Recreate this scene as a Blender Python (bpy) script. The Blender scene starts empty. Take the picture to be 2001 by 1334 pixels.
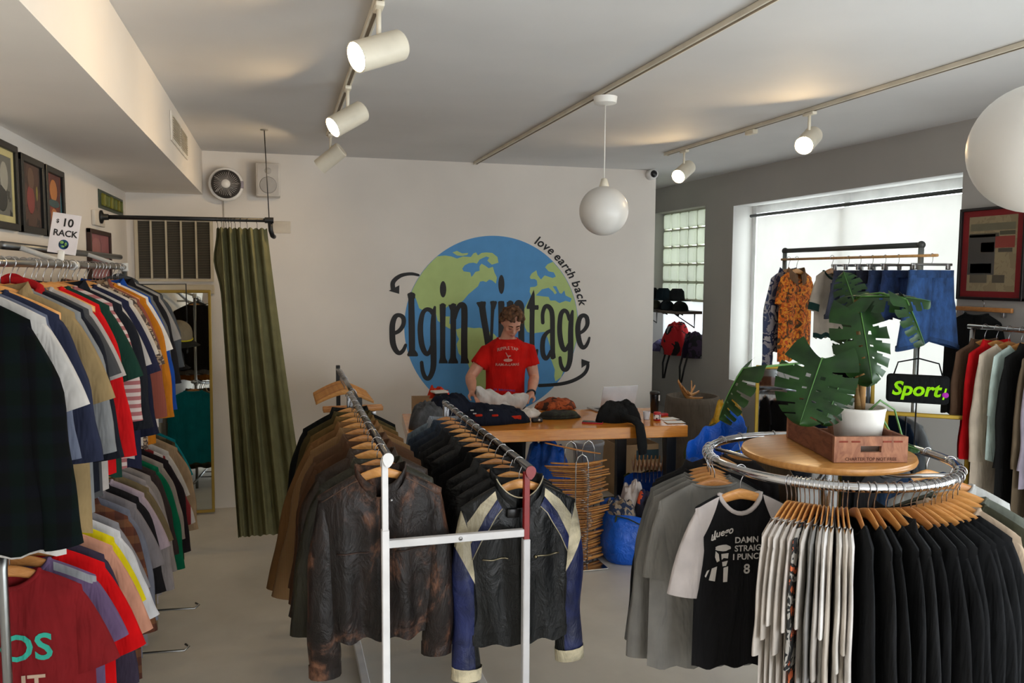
import bpy, bmesh, math, random
import numpy as np
from mathutils import Vector, Matrix, noise, geometry
random.seed(7)
C = bpy.context.scene.collection
PI = math.pi
# ---------------------------------------------------------------- camera
CAMZ = 2.0; F = 1600.0; CX, CY = 1000.5, 667.0
YAW, PITCH, ROLL = 0.27853, 0.08153, 0.00563
def cam_axes():
    cy, sy = math.cos(YAW), math.sin(YAW)
    f = Vector((sy*math.cos(PITCH), cy*math.cos(PITCH), -math.sin(PITCH)))
    r = Vector((cy, -sy, 0)); u = r.cross(f)
    return r*math.cos(ROLL)+u*math.sin(ROLL), -r*math.sin(ROLL)+u*math.cos(ROLL), f
R_, U_, F_ = cam_axes()
def ray(px, py): return (px-CX)*R_-(py-CY)*U_+F*F_
def at(px, py, Y):                      # point of the photograph at room depth Y
    d = ray(px, py); t = Y/d.y; return Vector((d.x*t, Y, CAMZ+d.z*t))
def atx(px, py, X):
    d = ray(px, py); t = X/d.x; return Vector((X, d.y*t, CAMZ+d.z*t))
def atz(px, py, Z):
    d = ray(px, py); t = (Z-CAMZ)/d.z; return Vector((d.x*t, d.y*t, Z))
cd = bpy.data.cameras.new('camera'); cam = bpy.data.objects.new('camera', cd); C.objects.link(cam)
M4 = Matrix(((R_.x, U_.x, -F_.x, 0), (R_.y, U_.y, -F_.y, 0), (R_.z, U_.z, -F_.z, CAMZ), (0, 0, 0, 1)))
cam.matrix_world = M4
cd.sensor_width = 36; cd.lens = F/2001*36; cd.clip_start = 0.05; cd.clip_end = 200
bpy.context.scene.camera = cam
# ---------------------------------------------------------------- materials
def lin(c):
    c = c/255.0
    return c/12.92 if c <= 0.04045 else ((c+0.055)/1.055)**2.4
def rgb(c): return (lin(c[0]), lin(c[1]), lin(c[2]), 1)
_M = {}
def new_mat(key):
    m = bpy.data.materials.new(key); m.use_nodes = True
    nt = m.node_tree; b = nt.nodes['Principled BSDF']
    return m, nt, b
def N(nt, t, **kw):
    n = nt.nodes.new(t)
    for k, v in kw.items(): setattr(n, k, v)
    return n
def tcoord(nt, scale=(1,1,1), rot=(0,0,0)):
    tc = N(nt, 'ShaderNodeTexCoord'); mp = N(nt, 'ShaderNodeMapping')
    mp.inputs['Scale'].default_value = scale; mp.inputs['Rotation'].default_value = rot
    nt.links.new(tc.outputs['Object'], mp.inputs['Vector']); return mp.outputs['Vector']
def ramp(nt, fac, stops, interp='LINEAR'):
    r = N(nt, 'ShaderNodeValToRGB'); r.color_ramp.interpolation = interp
    el = r.color_ramp.elements
    el[0].position, el[0].color = stops[0][0], rgb(stops[0][1])
    el[1].position, el[1].color = stops[1][0], rgb(stops[1][1])
    for p, c in stops[2:]:
        e = el.new(p); e.color = rgb(c)
    nt.links.new(fac, r.inputs['Fac']); return r.outputs['Color']
def noise_tex(nt, vec, scale, detail=3, rough=.5, dist=0):
    n = N(nt, 'ShaderNodeTexNoise'); n.inputs['Scale'].default_value = scale
    n.inputs['Detail'].default_value = detail; n.inputs['Roughness'].default_value = rough
    n.inputs['Distortion'].default_value = dist
    nt.links.new(vec, n.inputs['Vector']); return n.outputs['Fac']
def bump(nt, b, h, s, d=.01):
    bn = N(nt, 'ShaderNodeBump'); bn.inputs['Strength'].default_value = s; bn.inputs['Distance'].default_value = d
    nt.links.new(h, bn.inputs['Height']); nt.links.new(bn.outputs['Normal'], b.inputs['Normal'])
def shade(c, k): return tuple(max(0, min(255, v*k)) for v in c)
def fab(c, kind='cotton'):
    key = ('fab', c, kind)
    if key in _M: return _M[key]
    m, nt, b = new_mat('fabric_'+kind); v = tcoord(nt)
    if kind == 'cotton':
        f = noise_tex(nt, v, 9, 3); col = ramp(nt, f, [(.3, shade(c, .93)), (.7, shade(c, 1.05))])
        b.inputs['Roughness'].default_value = .95; bump(nt, b, noise_tex(nt, tcoord(nt, (1, 1, .30), (0, .12, 0)), 12, 3, .55, .5), .75, .03)
        b.inputs['Specular IOR Level'].default_value = .15
    elif kind == 'leather':
        f = noise_tex(nt, v, 6, 6, .6, .6); col = ramp(nt, f, [(.4, shade(c, .75)), (.62, shade(c, 1.1))])
        b.inputs['Roughness'].default_value = .40; bump(nt, b, noise_tex(nt, tcoord(nt, (1, 1, .5)), 13, 5, .6, .6), .6, .025)
        b.inputs['Specular IOR Level'].default_value = .28
    elif kind == 'worn':            # scuffed brown leather with pale rubbed patches
        f = noise_tex(nt, tcoord(nt, (1, 1, .55)), 7, 7, .68, .8)
        col = ramp(nt, f, [(.40, shade(c, .6)), (.52, c), (.59, (84, 56, 42)), (.72, (140, 100, 76))])
        b.inputs['Roughness'].default_value = .45; bump(nt, b, noise_tex(nt, tcoord(nt, (1, 1, .5)), 14, 5, .6, .6), .65, .025)
        b.inputs['Specular IOR Level'].default_value = .3
    elif kind == 'denim':
        f = noise_tex(nt, tcoord(nt, (1, 1, .4)), 22, 6, .65); col = ramp(nt, f, [(.32, shade(c, .75)), (.7, shade(c, 1.3))])
        b.inputs['Roughness'].default_value = .95; bump(nt, b, noise_tex(nt, v, 60, 2), .4, .006)
    elif kind == 'cord':
        w = N(nt, 'ShaderNodeTexWave'); w.inputs['Scale'].default_value = 60; nt.links.new(v, w.inputs['Vector'])
        col = ramp(nt, w.outputs['Fac'], [(.2, shade(c, .85)), (.8, shade(c, 1.08))]); b.inputs['Roughness'].default_value = 1
    elif kind == 'shiny':
        f = noise_tex(nt, v, 5, 3); col = ramp(nt, f, [(.3, shade(c, .9)), (.7, shade(c, 1.08))])
        b.inputs['Roughness'].default_value = .34; bump(nt, b, noise_tex(nt, v, 16, 4, .6, .8), .8, .02)
    nt.links.new(col, b.inputs['Base Color'])
    _M[key] = m; return m
def plaid(c1, c2, c3, sc=26):
    key = ('plaid', c1, c2, c3, sc)
    if key in _M: return _M[key]
    m, nt, b = new_mat('plaid'); v = tcoord(nt)
    w1 = N(nt, 'ShaderNodeTexWave', bands_direction='X'); w2 = N(nt, 'ShaderNodeTexWave', bands_direction='Z')
    for w in (w1, w2): w.inputs['Scale'].default_value = sc/6; nt.links.new(v, w.inputs['Vector'])
    a = ramp(nt, w1.outputs['Fac'], [(.45, c1), (.55, c2)]); d = ramp(nt, w2.outputs['Fac'], [(.5, c1), (.6, c3)])
    mx = N(nt, 'ShaderNodeMixRGB'); nt.links.new(a, mx.inputs[1]); nt.links.new(d, mx.inputs[2])
    nt.links.new(mx.outputs[0], b.inputs['Base Color']); b.inputs['Roughness'].default_value = .95
    b.inputs['Specular IOR Level'].default_value = .1
    _M[key] = m; return m
def stripes(c1, c2, sc=40, ax='Z'):
    key = ('str', c1, c2, sc, ax)
    if key in _M: return _M[key]
    m, nt, b = new_mat('stripes'); v = tcoord(nt)
    w = N(nt, 'ShaderNodeTexWave', bands_direction=ax); w.inputs['Scale'].default_value = sc/6; nt.links.new(v, w.inputs['Vector'])
    nt.links.new(ramp(nt, w.outputs['Fac'], [(.48, c1), (.54, c2)]), b.inputs['Base Color']); b.inputs['Roughness'].default_value = .95
    _M[key] = m; return m
def blotch(cols, sc=9, key=None, rough=.9, dist=.6):
    key = ('bl', tuple(cols), sc)
    if key in _M: return _M[key]
    m, nt, b = new_mat('print'); f = noise_tex(nt, tcoord(nt), sc, 3, .55, dist)
    n = len(cols); st = [(.30+.40*i/n, c) for i, c in enumerate(cols)]
    nt.links.new(ramp(nt, f, st, 'CONSTANT'), b.inputs['Base Color']); b.inputs['Roughness'].default_value = rough
    _M[key] = m; return m
def plain(c, rough=.6, metal=0, spec=None, vary=.04, sc=8, bmp=0):
    key = ('pl', c, rough, metal, spec, bmp)
    if key in _M: return _M[key]
    m, nt, b = new_mat('paint'); f = noise_tex(nt, tcoord(nt), sc, 3)
    nt.links.new(ramp(nt, f, [(.3, shade(c, 1-vary)), (.7, shade(c, 1+vary))]), b.inputs['Base Color'])
    b.inputs['Roughness'].default_value = rough; b.inputs['Metallic'].default_value = metal
    if spec is not None: b.inputs['Specular IOR Level'].default_value = spec
    if bmp: bump(nt, b, noise_tex(nt, tcoord(nt), 40, 4), bmp, .01)
    _M[key] = m; return m
def wood(c1, c2, sc=(1, 1, 1), rough=.4):
    key = ('wd', c1, c2, sc, rough)
    if key in _M: return _M[key]
    m, nt, b = new_mat('wood'); v = tcoord(nt, sc); f = noise_tex(nt, v, 6, 5, .6, 1.2)
    nt.links.new(ramp(nt, f, [(.3, c1), (.7, c2)]), b.inputs['Base Color']); b.inputs['Roughness'].default_value = rough
    bump(nt, b, f, .08); _M[key] = m; return m
def emis(c, s, key=None):
    key = ('em', c, s)
    if key in _M: return _M[key]
    m = bpy.data.materials.new('glow'); m.use_nodes = True; nt = m.node_tree
    b = nt.nodes['Principled BSDF']; b.inputs['Base Color'].default_value = rgb(c)
    b.inputs['Emission Color'].default_value = rgb(c); b.inputs['Emission Strength'].default_value = s
    _M[key] = m; return m
CHROME = plain((200, 200, 200), .16, 1.0); STEEL = plain((185, 186, 188), .3, 1.0); DULLPIPE = plain((120, 122, 124), .38, 1.0)
HWOOD = wood((196, 132, 66), (222, 164, 96), (3, 3, 8), .35); HWOOD2 = wood((178, 114, 58), (206, 148, 88), (3, 3, 8), .35)
BLACKM = plain((20, 20, 22), .45); WHITEP = plain((228, 226, 220), .5)
# ---------------------------------------------------------------- mesh helpers
def link(name, verts, faces, m=None, parent=None, smooth=True, mats=None, fm=None, loc=None):
    me = bpy.data.meshes.new(name); me.from_pydata([tuple(v) for v in verts], [], faces)
    for x in (mats or ([m] if m else [])): me.materials.append(x)
    if fm is not None: me.polygons.foreach_set('material_index', fm)
    if smooth: me.polygons.foreach_set('use_smooth', [True]*len(me.polygons))
    me.update(); o = bpy.data.objects.new(name, me); C.objects.link(o)
    if parent: o.parent = parent
    if loc: o.location = loc
    return o
def tag(o, label=None, cat=None, group=None, kind=None):
    if label: o['label'] = label
    if cat: o['category'] = cat
    if group: o['group'] = group
    if kind: o['kind'] = kind
    return o
def thing(name, label, cat, loc=(0, 0, 0), rotz=0, group=None):
    o = bpy.data.objects.new(name, None); o.empty_display_size = .1; C.objects.link(o)
    o.location = loc; o.rotation_euler = (0, 0, rotz); return tag(o, label, cat, group)
class G:                                   # geometry accumulator -> ONE mesh object
    def __init__(s): s.v = []; s.f = []
    def add(s, v, f):
        k = len(s.v); s.v += [tuple(p) for p in v]; s.f += [tuple(i+k for i in q) for q in f]; return s
    def box(s, a, b, rot=None, piv=None):
        x0, y0, z0 = a; x1, y1, z1 = b
        v = [Vector(p) for p in ((x0,y0,z0),(x1,y0,z0),(x1,y1,z0),(x0,y1,z0),(x0,y0,z1),(x1,y0,z1),(x1,y1,z1),(x0,y1,z1))]
        if rot is not None:
            p = Vector(piv) if piv is not None else sum(v, Vector())/8
            v = [p+rot@(q-p) for q in v]
        return s.add(v, [(0,3,2,1),(4,5,6,7),(0,1,5,4),(1,2,6,5),(2,3,7,6),(3,0,4,7)])
    def rbox(s, a, b, r=.01, seg=2, mat=None):
        bm = bmesh.new(); bmesh.ops.create_cube(bm, size=1)
        a = Vector(a); b = Vector(b)
        for q in bm.verts: q.co = Vector(((a[i]+b[i])/2+(b[i]-a[i])*q.co[i] for i in range(3)))
        bmesh.ops.bevel(bm, geom=bm.edges[:], offset=r, segments=seg, affect='EDGES', profile=.5)
        v = [mat@q.co if mat else q.co.copy() for q in bm.verts]; bm.verts.index_update()
        f = [[q.index for q in p.verts] for p in bm.faces]; bm.free(); return s.add(v, f)
    def loft(s, loops, cap0=False, cap1=False, closed=True):
        n = len(loops[0]); v = [p for l in loops for p in l]; f = []
        for i in range(len(loops)-1):
            for j in range(n if closed else n-1):
                k = (j+1) % n; f.append((i*n+j, i*n+k, (i+1)*n+k, (i+1)*n+j))
        if cap0: f.append(tuple(range(n-1, -1, -1)))
        if cap1: f.append(tuple((len(loops)-1)*n+j for j in range(n)))
        return s.add(v, f)
    def tube(s, pts, r, seg=8, cap=True, closed=False, flat=1.0):
        pts = [Vector(p) for p in pts]; n = len(pts); rs = r if isinstance(r, (list, tuple)) else [r]*n
        t0 = (pts[1]-pts[0]).normalized(); up = Vector((0, 0, 1)) if abs(t0.z) < .9 else Vector((0, 1, 0))
        a = t0.cross(up).normalized(); loops = []
        for i, p in enumerate(pts):
            if closed: t = (pts[(i+1) % n]-pts[i-1]).normalized()
            else: t = (pts[min(i+1, n-1)]-pts[max(i-1, 0)]).normalized()
            a = (a-t*a.dot(t)).normalized(); b = t.cross(a)
            loops.append([p+(a*math.cos(2*PI*k/seg)+b*math.sin(2*PI*k/seg)*flat)*rs[i] for k in range(seg)])
        if closed: loops.append(loops[0]); cap = False
        return s.loft(loops, cap, cap)
    def lathe(s, prof, c=(0, 0, 0), seg=24, axis=None, cap0=True, cap1=True):
        c = Vector(c); q = Vector((0, 0, 1)).rotation_difference(Vector(axis).normalized()) if axis is not None else None
        L = []
        for r, z in prof:
            l = [Vector((r*math.cos(2*PI*k/seg), r*math.sin(2*PI*k/seg), z)) for k in range(seg)]
            L.append([c+(q@p if q else p) for p in l])
        return s.loft(L, cap0, cap1)
    def ball(s, c, r, seg=16, rings=10):
        c = Vector(c); r = (r, r, r) if not isinstance(r, (tuple, list)) else r; L = []
        for i in range(1, rings):
            t = PI*i/rings
            L.append([c+Vector((r[0]*math.sin(t)*math.cos(2*PI*k/seg), r[1]*math.sin(t)*math.sin(2*PI*k/seg), -r[2]*math.cos(t))) for k in range(seg)])
        s.loft(L); n = len(s.v); b = n-(rings-1)*seg
        s.v.append(tuple(c-Vector((0, 0, r[2])))); s.v.append(tuple(c+Vector((0, 0, r[2]))))
        for k in range(seg):
            s.f.append((b+(k+1) % seg, b+k, n)); s.f.append((n-seg+k, n-seg+(k+1) % seg, n+1))
        return s
    def grid(s, fn, nu, nv, skip=None):
        v = [fn(i/nu, j/nv) for i in range(nu+1) for j in range(nv+1)]
        f = [(i*(nv+1)+j, (i+1)*(nv+1)+j, (i+1)*(nv+1)+j+1, i*(nv+1)+j+1) for i in range(nu) for j in range(nv) if not (skip and skip(i, j))]
        return s.add(v, f)
    def out(s, name, m, parent=None, smooth=True, loc=None): return link(name, s.v, s.f, m, parent, smooth, loc=loc)
def sharp(o, ang=35):
    me = o.data; me.polygons.foreach_set('use_smooth', [True]*len(me.polygons))
    bm = bmesh.new(); bm.from_mesh(me)
    for e in bm.edges:
        if len(e.link_faces) == 2 and e.calc_face_angle(0) > math.radians(ang): e.smooth = False
    bm.to_mesh(me); bm.free(); return o
_TXT = {}
def text_geo(s, size=1.0, shear=0.0, align='CENTER', bold=.0):
    key = (s, shear, align, bold)
    if key not in _TXT:
        cu = bpy.data.curves.new('t', 'FONT'); cu.body = s; cu.align_x = align; cu.shear = shear; cu.resolution_u = 3; cu.offset = bold
        o = bpy.data.objects.new('t', cu); me = o.to_mesh()
        _TXT[key] = ([v.co.copy() for v in me.vertices], [tuple(p.vertices) for p in me.polygons])
        o.to_mesh_clear(); bpy.data.objects.remove(o); bpy.data.curves.remove(cu)
    v, f = _TXT[key]; return [p*size for p in v], f
def voxel(o, size, smooth=2, fac=.5):
    m = o.modifiers.new('r', 'REMESH'); m.mode = 'VOXEL'; m.voxel_size = size; m.use_smooth_shade = True
    if smooth:
        s = o.modifiers.new('s', 'SMOOTH'); s.factor = fac; s.iterations = smooth
    dg = bpy.context.evaluated_depsgraph_get(); me = bpy.data.meshes.new_from_object(o.evaluated_get(dg))
    o.modifiers.clear(); old = o.data; me.materials.clear()
    for x in old.materials: me.materials.append(x)
    o.data = me; me.polygons.foreach_set('use_smooth', [True]*len(me.polygons)); return o
ORD = 'first second third fourth fifth sixth seventh eighth ninth tenth eleventh twelfth thirteenth fourteenth fifteenth sixteenth seventeenth eighteenth nineteenth twentieth twenty-first twenty-second twenty-third twenty-fourth twenty-fifth twenty-sixth twenty-seventh twenty-eighth twenty-ninth thirtieth'.split()
ORD += ['thirty-'+x for x in ORD[:9]]
EXPOSURE = 0.62
# ================================================================ THE ROOM
XL, XR, YB, ZC = -1.167, 4.25, 7.27, 3.0
YF, YE = -1.8, 8.95
def wallmat(c, key):
    m, nt, b = new_mat(key); v = tcoord(nt); f = noise_tex(nt, v, 1.3, 4)
    nt.links.new(ramp(nt, f, [(.3, shade(c, .975)), (.7, shade(c, 1.02))]), b.inputs['Base Color'])
    b.inputs['Roughness'].default_value = .75; bump(nt, b, noise_tex(nt, v, 90, 4), .06, .004); return m
WALL = wallmat((226, 219, 211), 'wall_paint'); CEIL = wallmat((212, 211, 211), 'ceiling_paint'); GREY = wallmat((174, 171, 167), 'grey_paint')
m, nt, b = new_mat('painted_floor'); v = tcoord(nt); f = noise_tex(nt, v, 1.6, 6, .6); f2 = noise_tex(nt, v, 40, 3)
nt.links.new(ramp(nt, f, [(.3, (195, 190, 180)), (.7, (213, 208, 198))]), b.inputs['Base Color'])
b.inputs['Roughness'].default_value = .42; bump(nt, b, f2, .05, .004); FLOOR = m
def struct(name, g, m, smooth=False):
    o = g.out(name, m, None, smooth); o['kind'] = 'structure'; return o
struct('floor', G().box((XL-.2, YF-.2, -.1), (XR+.5, YE+.2, 0)), FLOOR)
struct('ceiling', G().box((XL-.2, YF-.2, ZC), (XR+.5, YE+.2, ZC+.1)), CEIL)
struct('wall_back', G().box((XL-.2, YB, 0), (3.505, YE, ZC)), WALL)
struct('wall_left', G().box((XL-.2, YF-.2, 0), (XL, YB, ZC)), WALL)
struct('wall_alcove', G().box((3.505, YE, 0), (XR+.5, YE+.2, ZC)), GREY)
struct('trim_1', G().rbox((3.51, 7.85, 0.001), (XR-.001, YE-.001, .5), .01), GREY)          # low ledge in the alcove
struct('ceiling_soffit', G().box((XL, YF, 2.643), (-.58, YB-.001, ZC-.001)), WALL)
# grey window wall with its openings (window 1 big, window 2 glass block, window 3 beside the door side)
g = G(); TH = .30
ops = [(-1.0, 2.3, .12, 1.98), (4.335, 7.10, .985, 2.672), (7.645, 8.86, 1.13, 2.72)]
y = YF-.2
for a, b_, z0, z1 in ops:
    g.box((XR, y, 0), (XR+TH, a, ZC)); g.box((XR, a, 0), (XR+TH, b_, z0)); g.box((XR, a, z1), (XR+TH, b_, ZC)); y = b_
g.box((XR, y, 0), (XR+TH, YE+.2, ZC)); struct('wall_right', g, GREY)
# street front behind the viewer, unseen; its opening is added and sized for daylight
g = G(); fx0, fx1, fz0, fz1 = 1.2, 4.0, .35, 2.3
g.box((XL-.2, YF-.2, 0), (fx0, YF, ZC)); g.box((fx1, YF-.2, 0), (XR+TH, YF, ZC)); g.box((fx0, YF-.2, 0), (fx1, YF, fz0)); g.box((fx0, YF-.2, fz1), (fx1, YF, ZC))
struct('wall_front', g, WALL)
FRAME = plain((225, 226, 226), .4)
def frame_bars(x0, x1, y0, y1, z0, z1, ny, nz, w=.05):
    g = G()
    for i in range(ny+1):
        yy = y0+(y1-y0-w)*i/ny; g.box((x0, yy, z0), (x1, yy+w, z1))
    for i in range(nz+1):
        zz = z0+(z1-z0-w)*i/nz; g.box((x0+.002, y0, zz), (x1-.002, y1, zz+w))
    return g
struct('window_1', frame_bars(XR+.21, XR+.27, 4.336, 7.099, .986, 2.671, 2, 1, .07), FRAME)
struct('window_3', frame_bars(XR+.21, XR+.27, -.999, 2.299, .121, 1.979, 3, 1, .06), FRAME)
g = G()
for i in range(4): g.box((fx0+(fx1-fx0-.06)*i/3, YF-.12, fz0), (fx0+(fx1-fx0-.06)*i/3+.06, YF-.06, fz1))
struct('window_4_unseen', g, FRAME)
def glass_pane(name, x, y0, y1, z0, z1):
    m = _M.get('pane')
    if not m:
        m = bpy.data.materials.new('window_glass'); m.use_nodes = True; nt = m.node_tree; nt.nodes.clear()
        o = N(nt, 'ShaderNodeOutputMaterial'); t = N(nt, 'ShaderNodeBsdfTransparent'); gl = N(nt, 'ShaderNodeBsdfGlossy'); mx = N(nt, 'ShaderNodeMixShader')
        gl.inputs['Roughness'].default_value = .02; t.inputs['Color'].default_value = (.95, .98, .97, 1); mx.inputs[0].default_value = .05
        nt.links.new(t.outputs[0], mx.inputs[1]); nt.links.new(gl.outputs[0], mx.inputs[2]); nt.links.new(mx.outputs[0], o.inputs[0]); _M['pane'] = m
    return G().box((x, y0, z0), (x+.006, y1, z1)).out(name, m, None, False)
for nm, a in (('window_glass', (XR+.235, 4.34, 7.095, .99, 2.667)), ('window_glass', (XR+.235, -.995, 2.295, .125, 1.975))):
    o = glass_pane(nm, *a); o['kind'] = 'structure'
def translucent(name, c, t=.6, grout=None):
    m = bpy.data.materials.new(name); m.use_nodes = True; nt = m.node_tree; nt.nodes.clear()
    o = N(nt, 'ShaderNodeOutputMaterial'); d = N(nt, 'ShaderNodeBsdfDiffuse'); tr = N(nt, 'ShaderNodeBsdfTranslucent'); mx = N(nt, 'ShaderNodeMixShader')
    v = tcoord(nt); f = noise_tex(nt, v, 4, 3); col = ramp(nt, f, [(.3, shade(c, .97)), (.7, c)])
    for q in (d, tr): nt.links.new(col, q.inputs['Color'])
    mx.inputs[0].default_value = t
    nt.links.new(d.outputs[0], mx.inputs[1]); nt.links.new(tr.outputs[0], mx.inputs[2]); nt.links.new(mx.outputs[0], o.inputs[0]); return m
BLIND = translucent('blind_cloth', (246, 243, 238), .135)
t = thing('roller_blind', 'white roller blind drawn down over the large window', 'blind', (XR+.15, 5.7, 2.575))
G().lathe([(.015, -1.33), (.015, 1.33)], (0, 0, 0), 12, (0, 1, 0)).out('roller', plain((70, 74, 72), .5), t)
G().grid(lambda u, v: Vector((.012+.002*math.sin(40*v), -1.29+2.53*v, -.02-1.56*u)), 6, 30).out('blind_cloth', BLIND, t)
G().rbox((-.004, -1.29, -1.60), (.02, 1.24, -1.575), .004).out('hem_bar', plain((210, 208, 204), .5), t)
# glass-block window
gb = G(); gs = G(); y0, y1, z0, z1 = 7.645, 8.86, 1.13, 2.72
nb, nz = 6, 8
GB = translucent('glass_block', (244, 248, 240), .30)
for i in range(nb):
    for j in range(3, nz):
        a = y0+(y1-y0)*i/nb; c = z0+(z1-z0)*j/nz; gb.rbox((XR+.12, a+.014, c+.014), (XR+.2, a+(y1-y0)/nb-.014, c+(z1-z0)/nz-.014), .02)
for i in range(nb+1): gs.box((XR+.14, y0+(y1-y0-.028)*i/nb, z0+.6), (XR+.185, y0+(y1-y0-.028)*i/nb+.028, z1))
for j in range(3, nz+1): gs.box((XR+.141, y0, z0+(z1-z0-.028)*j/nz), (XR+.184, y1, z0+(z1-z0-.028)*j/nz+.028))
struct('window_2', gs, translucent('block_grout', (206, 208, 190), .10))
o = gb.out('window_glass_blocks', GB, None, False); o['kind'] = 'structure'
o = G().box((XR+.15, y0, z0), (XR+.156, y1, z0+.6)).out('window_glass', translucent('frosted_glass', (250, 252, 252), .3), None, False); o['kind'] = 'structure'
# daylight: sky through the windows
w = bpy.data.worlds.new('sky'); bpy.context.scene.world = w; w.use_nodes = True
bg = w.node_tree.nodes['Background']; bg.inputs['Color'].default_value = (.93, .965, 1.0, 1); bg.inputs['Strength'].default_value = 5.7
def portal(loc, rot, sx, sy):
    l = bpy.data.lights.new('sky_portal', 'AREA'); l.shape = 'RECTANGLE'; l.size = sx; l.size_y = sy; l.cycles.is_portal = True
    o = bpy.data.objects.new('sky_portal', l); C.objects.link(o); o.location = loc; o.rotation_euler = rot
portal((XR+.31, .65, 1.05), (0, PI/2, 0), 1.86, 3.3)
portal((XR+.31, 5.72, 1.83), (0, PI/2, 0), 1.69, 2.77)
portal((XR+.31, 8.25, 1.93), (0, PI/2, 0), 1.59, 1.22)
portal((2.6, YF-.21, 1.325), (PI/2, 0, 0), 2.8, 1.95)
# ---------------------------------------------------------------- ceiling fittings
OFFW = plain((222, 214, 196), .45)
def track(label, X, y0, y1):
    t = thing('lighting_track', label, 'track', (X, (y0+y1)/2, ZC)); h = (y1-y0)/2
    G().rbox((-.018, -h, -.024), (.018, h, -.001), .003).out('rail_channel', OFFW, t, False)
    G().box((-.007, -h+.02, -.0255), (.007, h-.02, -.0243)).out('contact_slot', plain((105, 90, 70), .6), t, False)
    for s in (-1, 1): G().rbox((-.021, s*h-.012, -.028), (.021, s*h+.012, -.001), .004).out('end_cap', OFFW, t, False)
    return t
track('white lighting track carrying the three lamps over the shop floor', .37, .2, 6.05)
track('bare white lighting track running past the globe lamp to the painted wall', 1.715, .3, 7.2)
track('white lighting track carrying the two lamps near the window wall', 3.07, .3, 6.18)
def tracklamp(label, X, Y, n, on=True):
    t = thing('track_lamp', label, 'lamp', (X, Y, ZC-.0245), 0, None)
    n = Vector(n).normalized(); c = Vector((.0, 0, -.165)); r, L = .056, .205
    G().rbox((-.016, -.05, -.02), (.016, .05, -.0015), .004).out('adapter', OFFW, t)
    G().tube([(0, 0, -.018), (0, 0, -.115)], .009, 10).out('stem', OFFW, t)
    a = c-n*L*.5
    g = G().lathe([(.0, 0), (r-.006, 0), (r, .008), (r, L), (r-.004, L), (r-.006, L-.03), (0.0, L-.03)], a, 28, n, False, False)
    sharp(g.out('lamp_body', OFFW, t))
    G().lathe([(0.001, L-.012), (r-.007, L-.010)], a, 24, n, False, False).out('lamp_lens', emis((255, 219, 164), 125.0) if on else plain((90, 84, 74), .3), t)
    return t
tracklamp('lit white track lamp nearest the air duct vent end of the shop front', .37, 3.08, (-.80, -.36, -.36))
tracklamp('lit white track lamp, middle of the three above the aisle', .37, 4.457, (-.76, -.30, -.50))
tracklamp('white track lamp turned away at the wall end of its track', .374, 5.98, (-.72, .28, -.58))
tracklamp('lit white track lamp above the monstera plant', 3.07, 4.303, (-.70, -.55, -.42))
tracklamp('lit white track lamp near the corner camera', 3.07, 5.874, (-.72, -.50, -.46))
t = thing('lighting_track_feed', 'small white feed box on the window-side lighting track', 'track fitting', (3.07, 4.93, ZC-.026)); G().rbox((-.02, -.05, -.03), (.02, .05, -.0005), .005).out('feed_box', OFFW, t)
def pendant(label, X, Y, zc, r, ztop=ZC-.026):
    t = thing('globe_pendant_lamp', label, 'lamp', (X, Y, zc))
    G().ball((0, 0, 0), r, 40, 24).out('glass_globe', plain((214, 211, 206), .35, vary=.01), t)
    G().lathe([(.001, r+.045), (.016, r+.04), (.024, r+.012), (.03, r-.012)], (0, 0, 0), 16).out('globe_holder', OFFW, t)
    G().tube([(0, 0, r+.04), (0, 0, ztop-zc-.03)], .0035, 8).out('cord', plain((225, 222, 215), .5), t)
    sharp(G().lathe([(.02, ztop-zc-.045), (.062, ztop-zc-.035), (.066, ztop-zc-.001)], (0, 0, 0), 24).out('ceiling_canopy', plain((232, 230, 225), .4), t))
    return t
pendant('white globe pendant lamp hanging before the wall with the painted globe', 1.746, 4.27, 2.354, .136)
pendant('white globe pendant lamp nearest the framed newspaper', 1.745, 1.56, 2.306, .152)
# air vent in the soffit
t = thing('air_vent', 'white double air register set in the side of the soffit', 'vent', (-.579, 5.59, 2.846))
G().rbox((0, -.44, -.085), (.008, .44, .085), .003).out('vent_frame', plain((222, 216, 206), .5), t, False)
for k in (-1, 1):
    g = G()
    for i in range(9): g.box((.006, k*.205-.18, -.062+i*.0145), (.0135, k*.205+.18, -.053+i*.0145))
    g.out('louvre', plain((178, 168, 150), .5), t, False)
# return-air grille
t = thing('return_air_grille', 'large off-white return air grille on the wall over the tall mirror', 'vent', (-.807, YB-.001, 2.185))
CRM = plain((196, 184, 160), .5)
G().box((-.285, -.008, -.23), (.285, -.002, .23)).out('grille_back', plain((44, 40, 34), .8), t, False)
g = G()
for i in range(6): g.box((-.298+i*.1145, -.03, -.245), (-.298+i*.1145+(.014 if 0 < i < 5 else .024), -.001, .245))
for z in (-.258, .236): g.box((-.298, -.031, z), (.2985, -.001, z+.022))
g.out('grille_frame', CRM, t, False)
g = G()
for i in range(34): g.box((-.285, -.016, -.23+i*.0138), (.285, -.009, -.23+i*.0138+.006))
g.out('louvre', plain((92, 84, 68), .6), t, False)
G().rbox((-.30, -.028, -.36), (.30, -.002, -.285), .005).out('lower_ledge', CRM, t, False)
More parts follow.
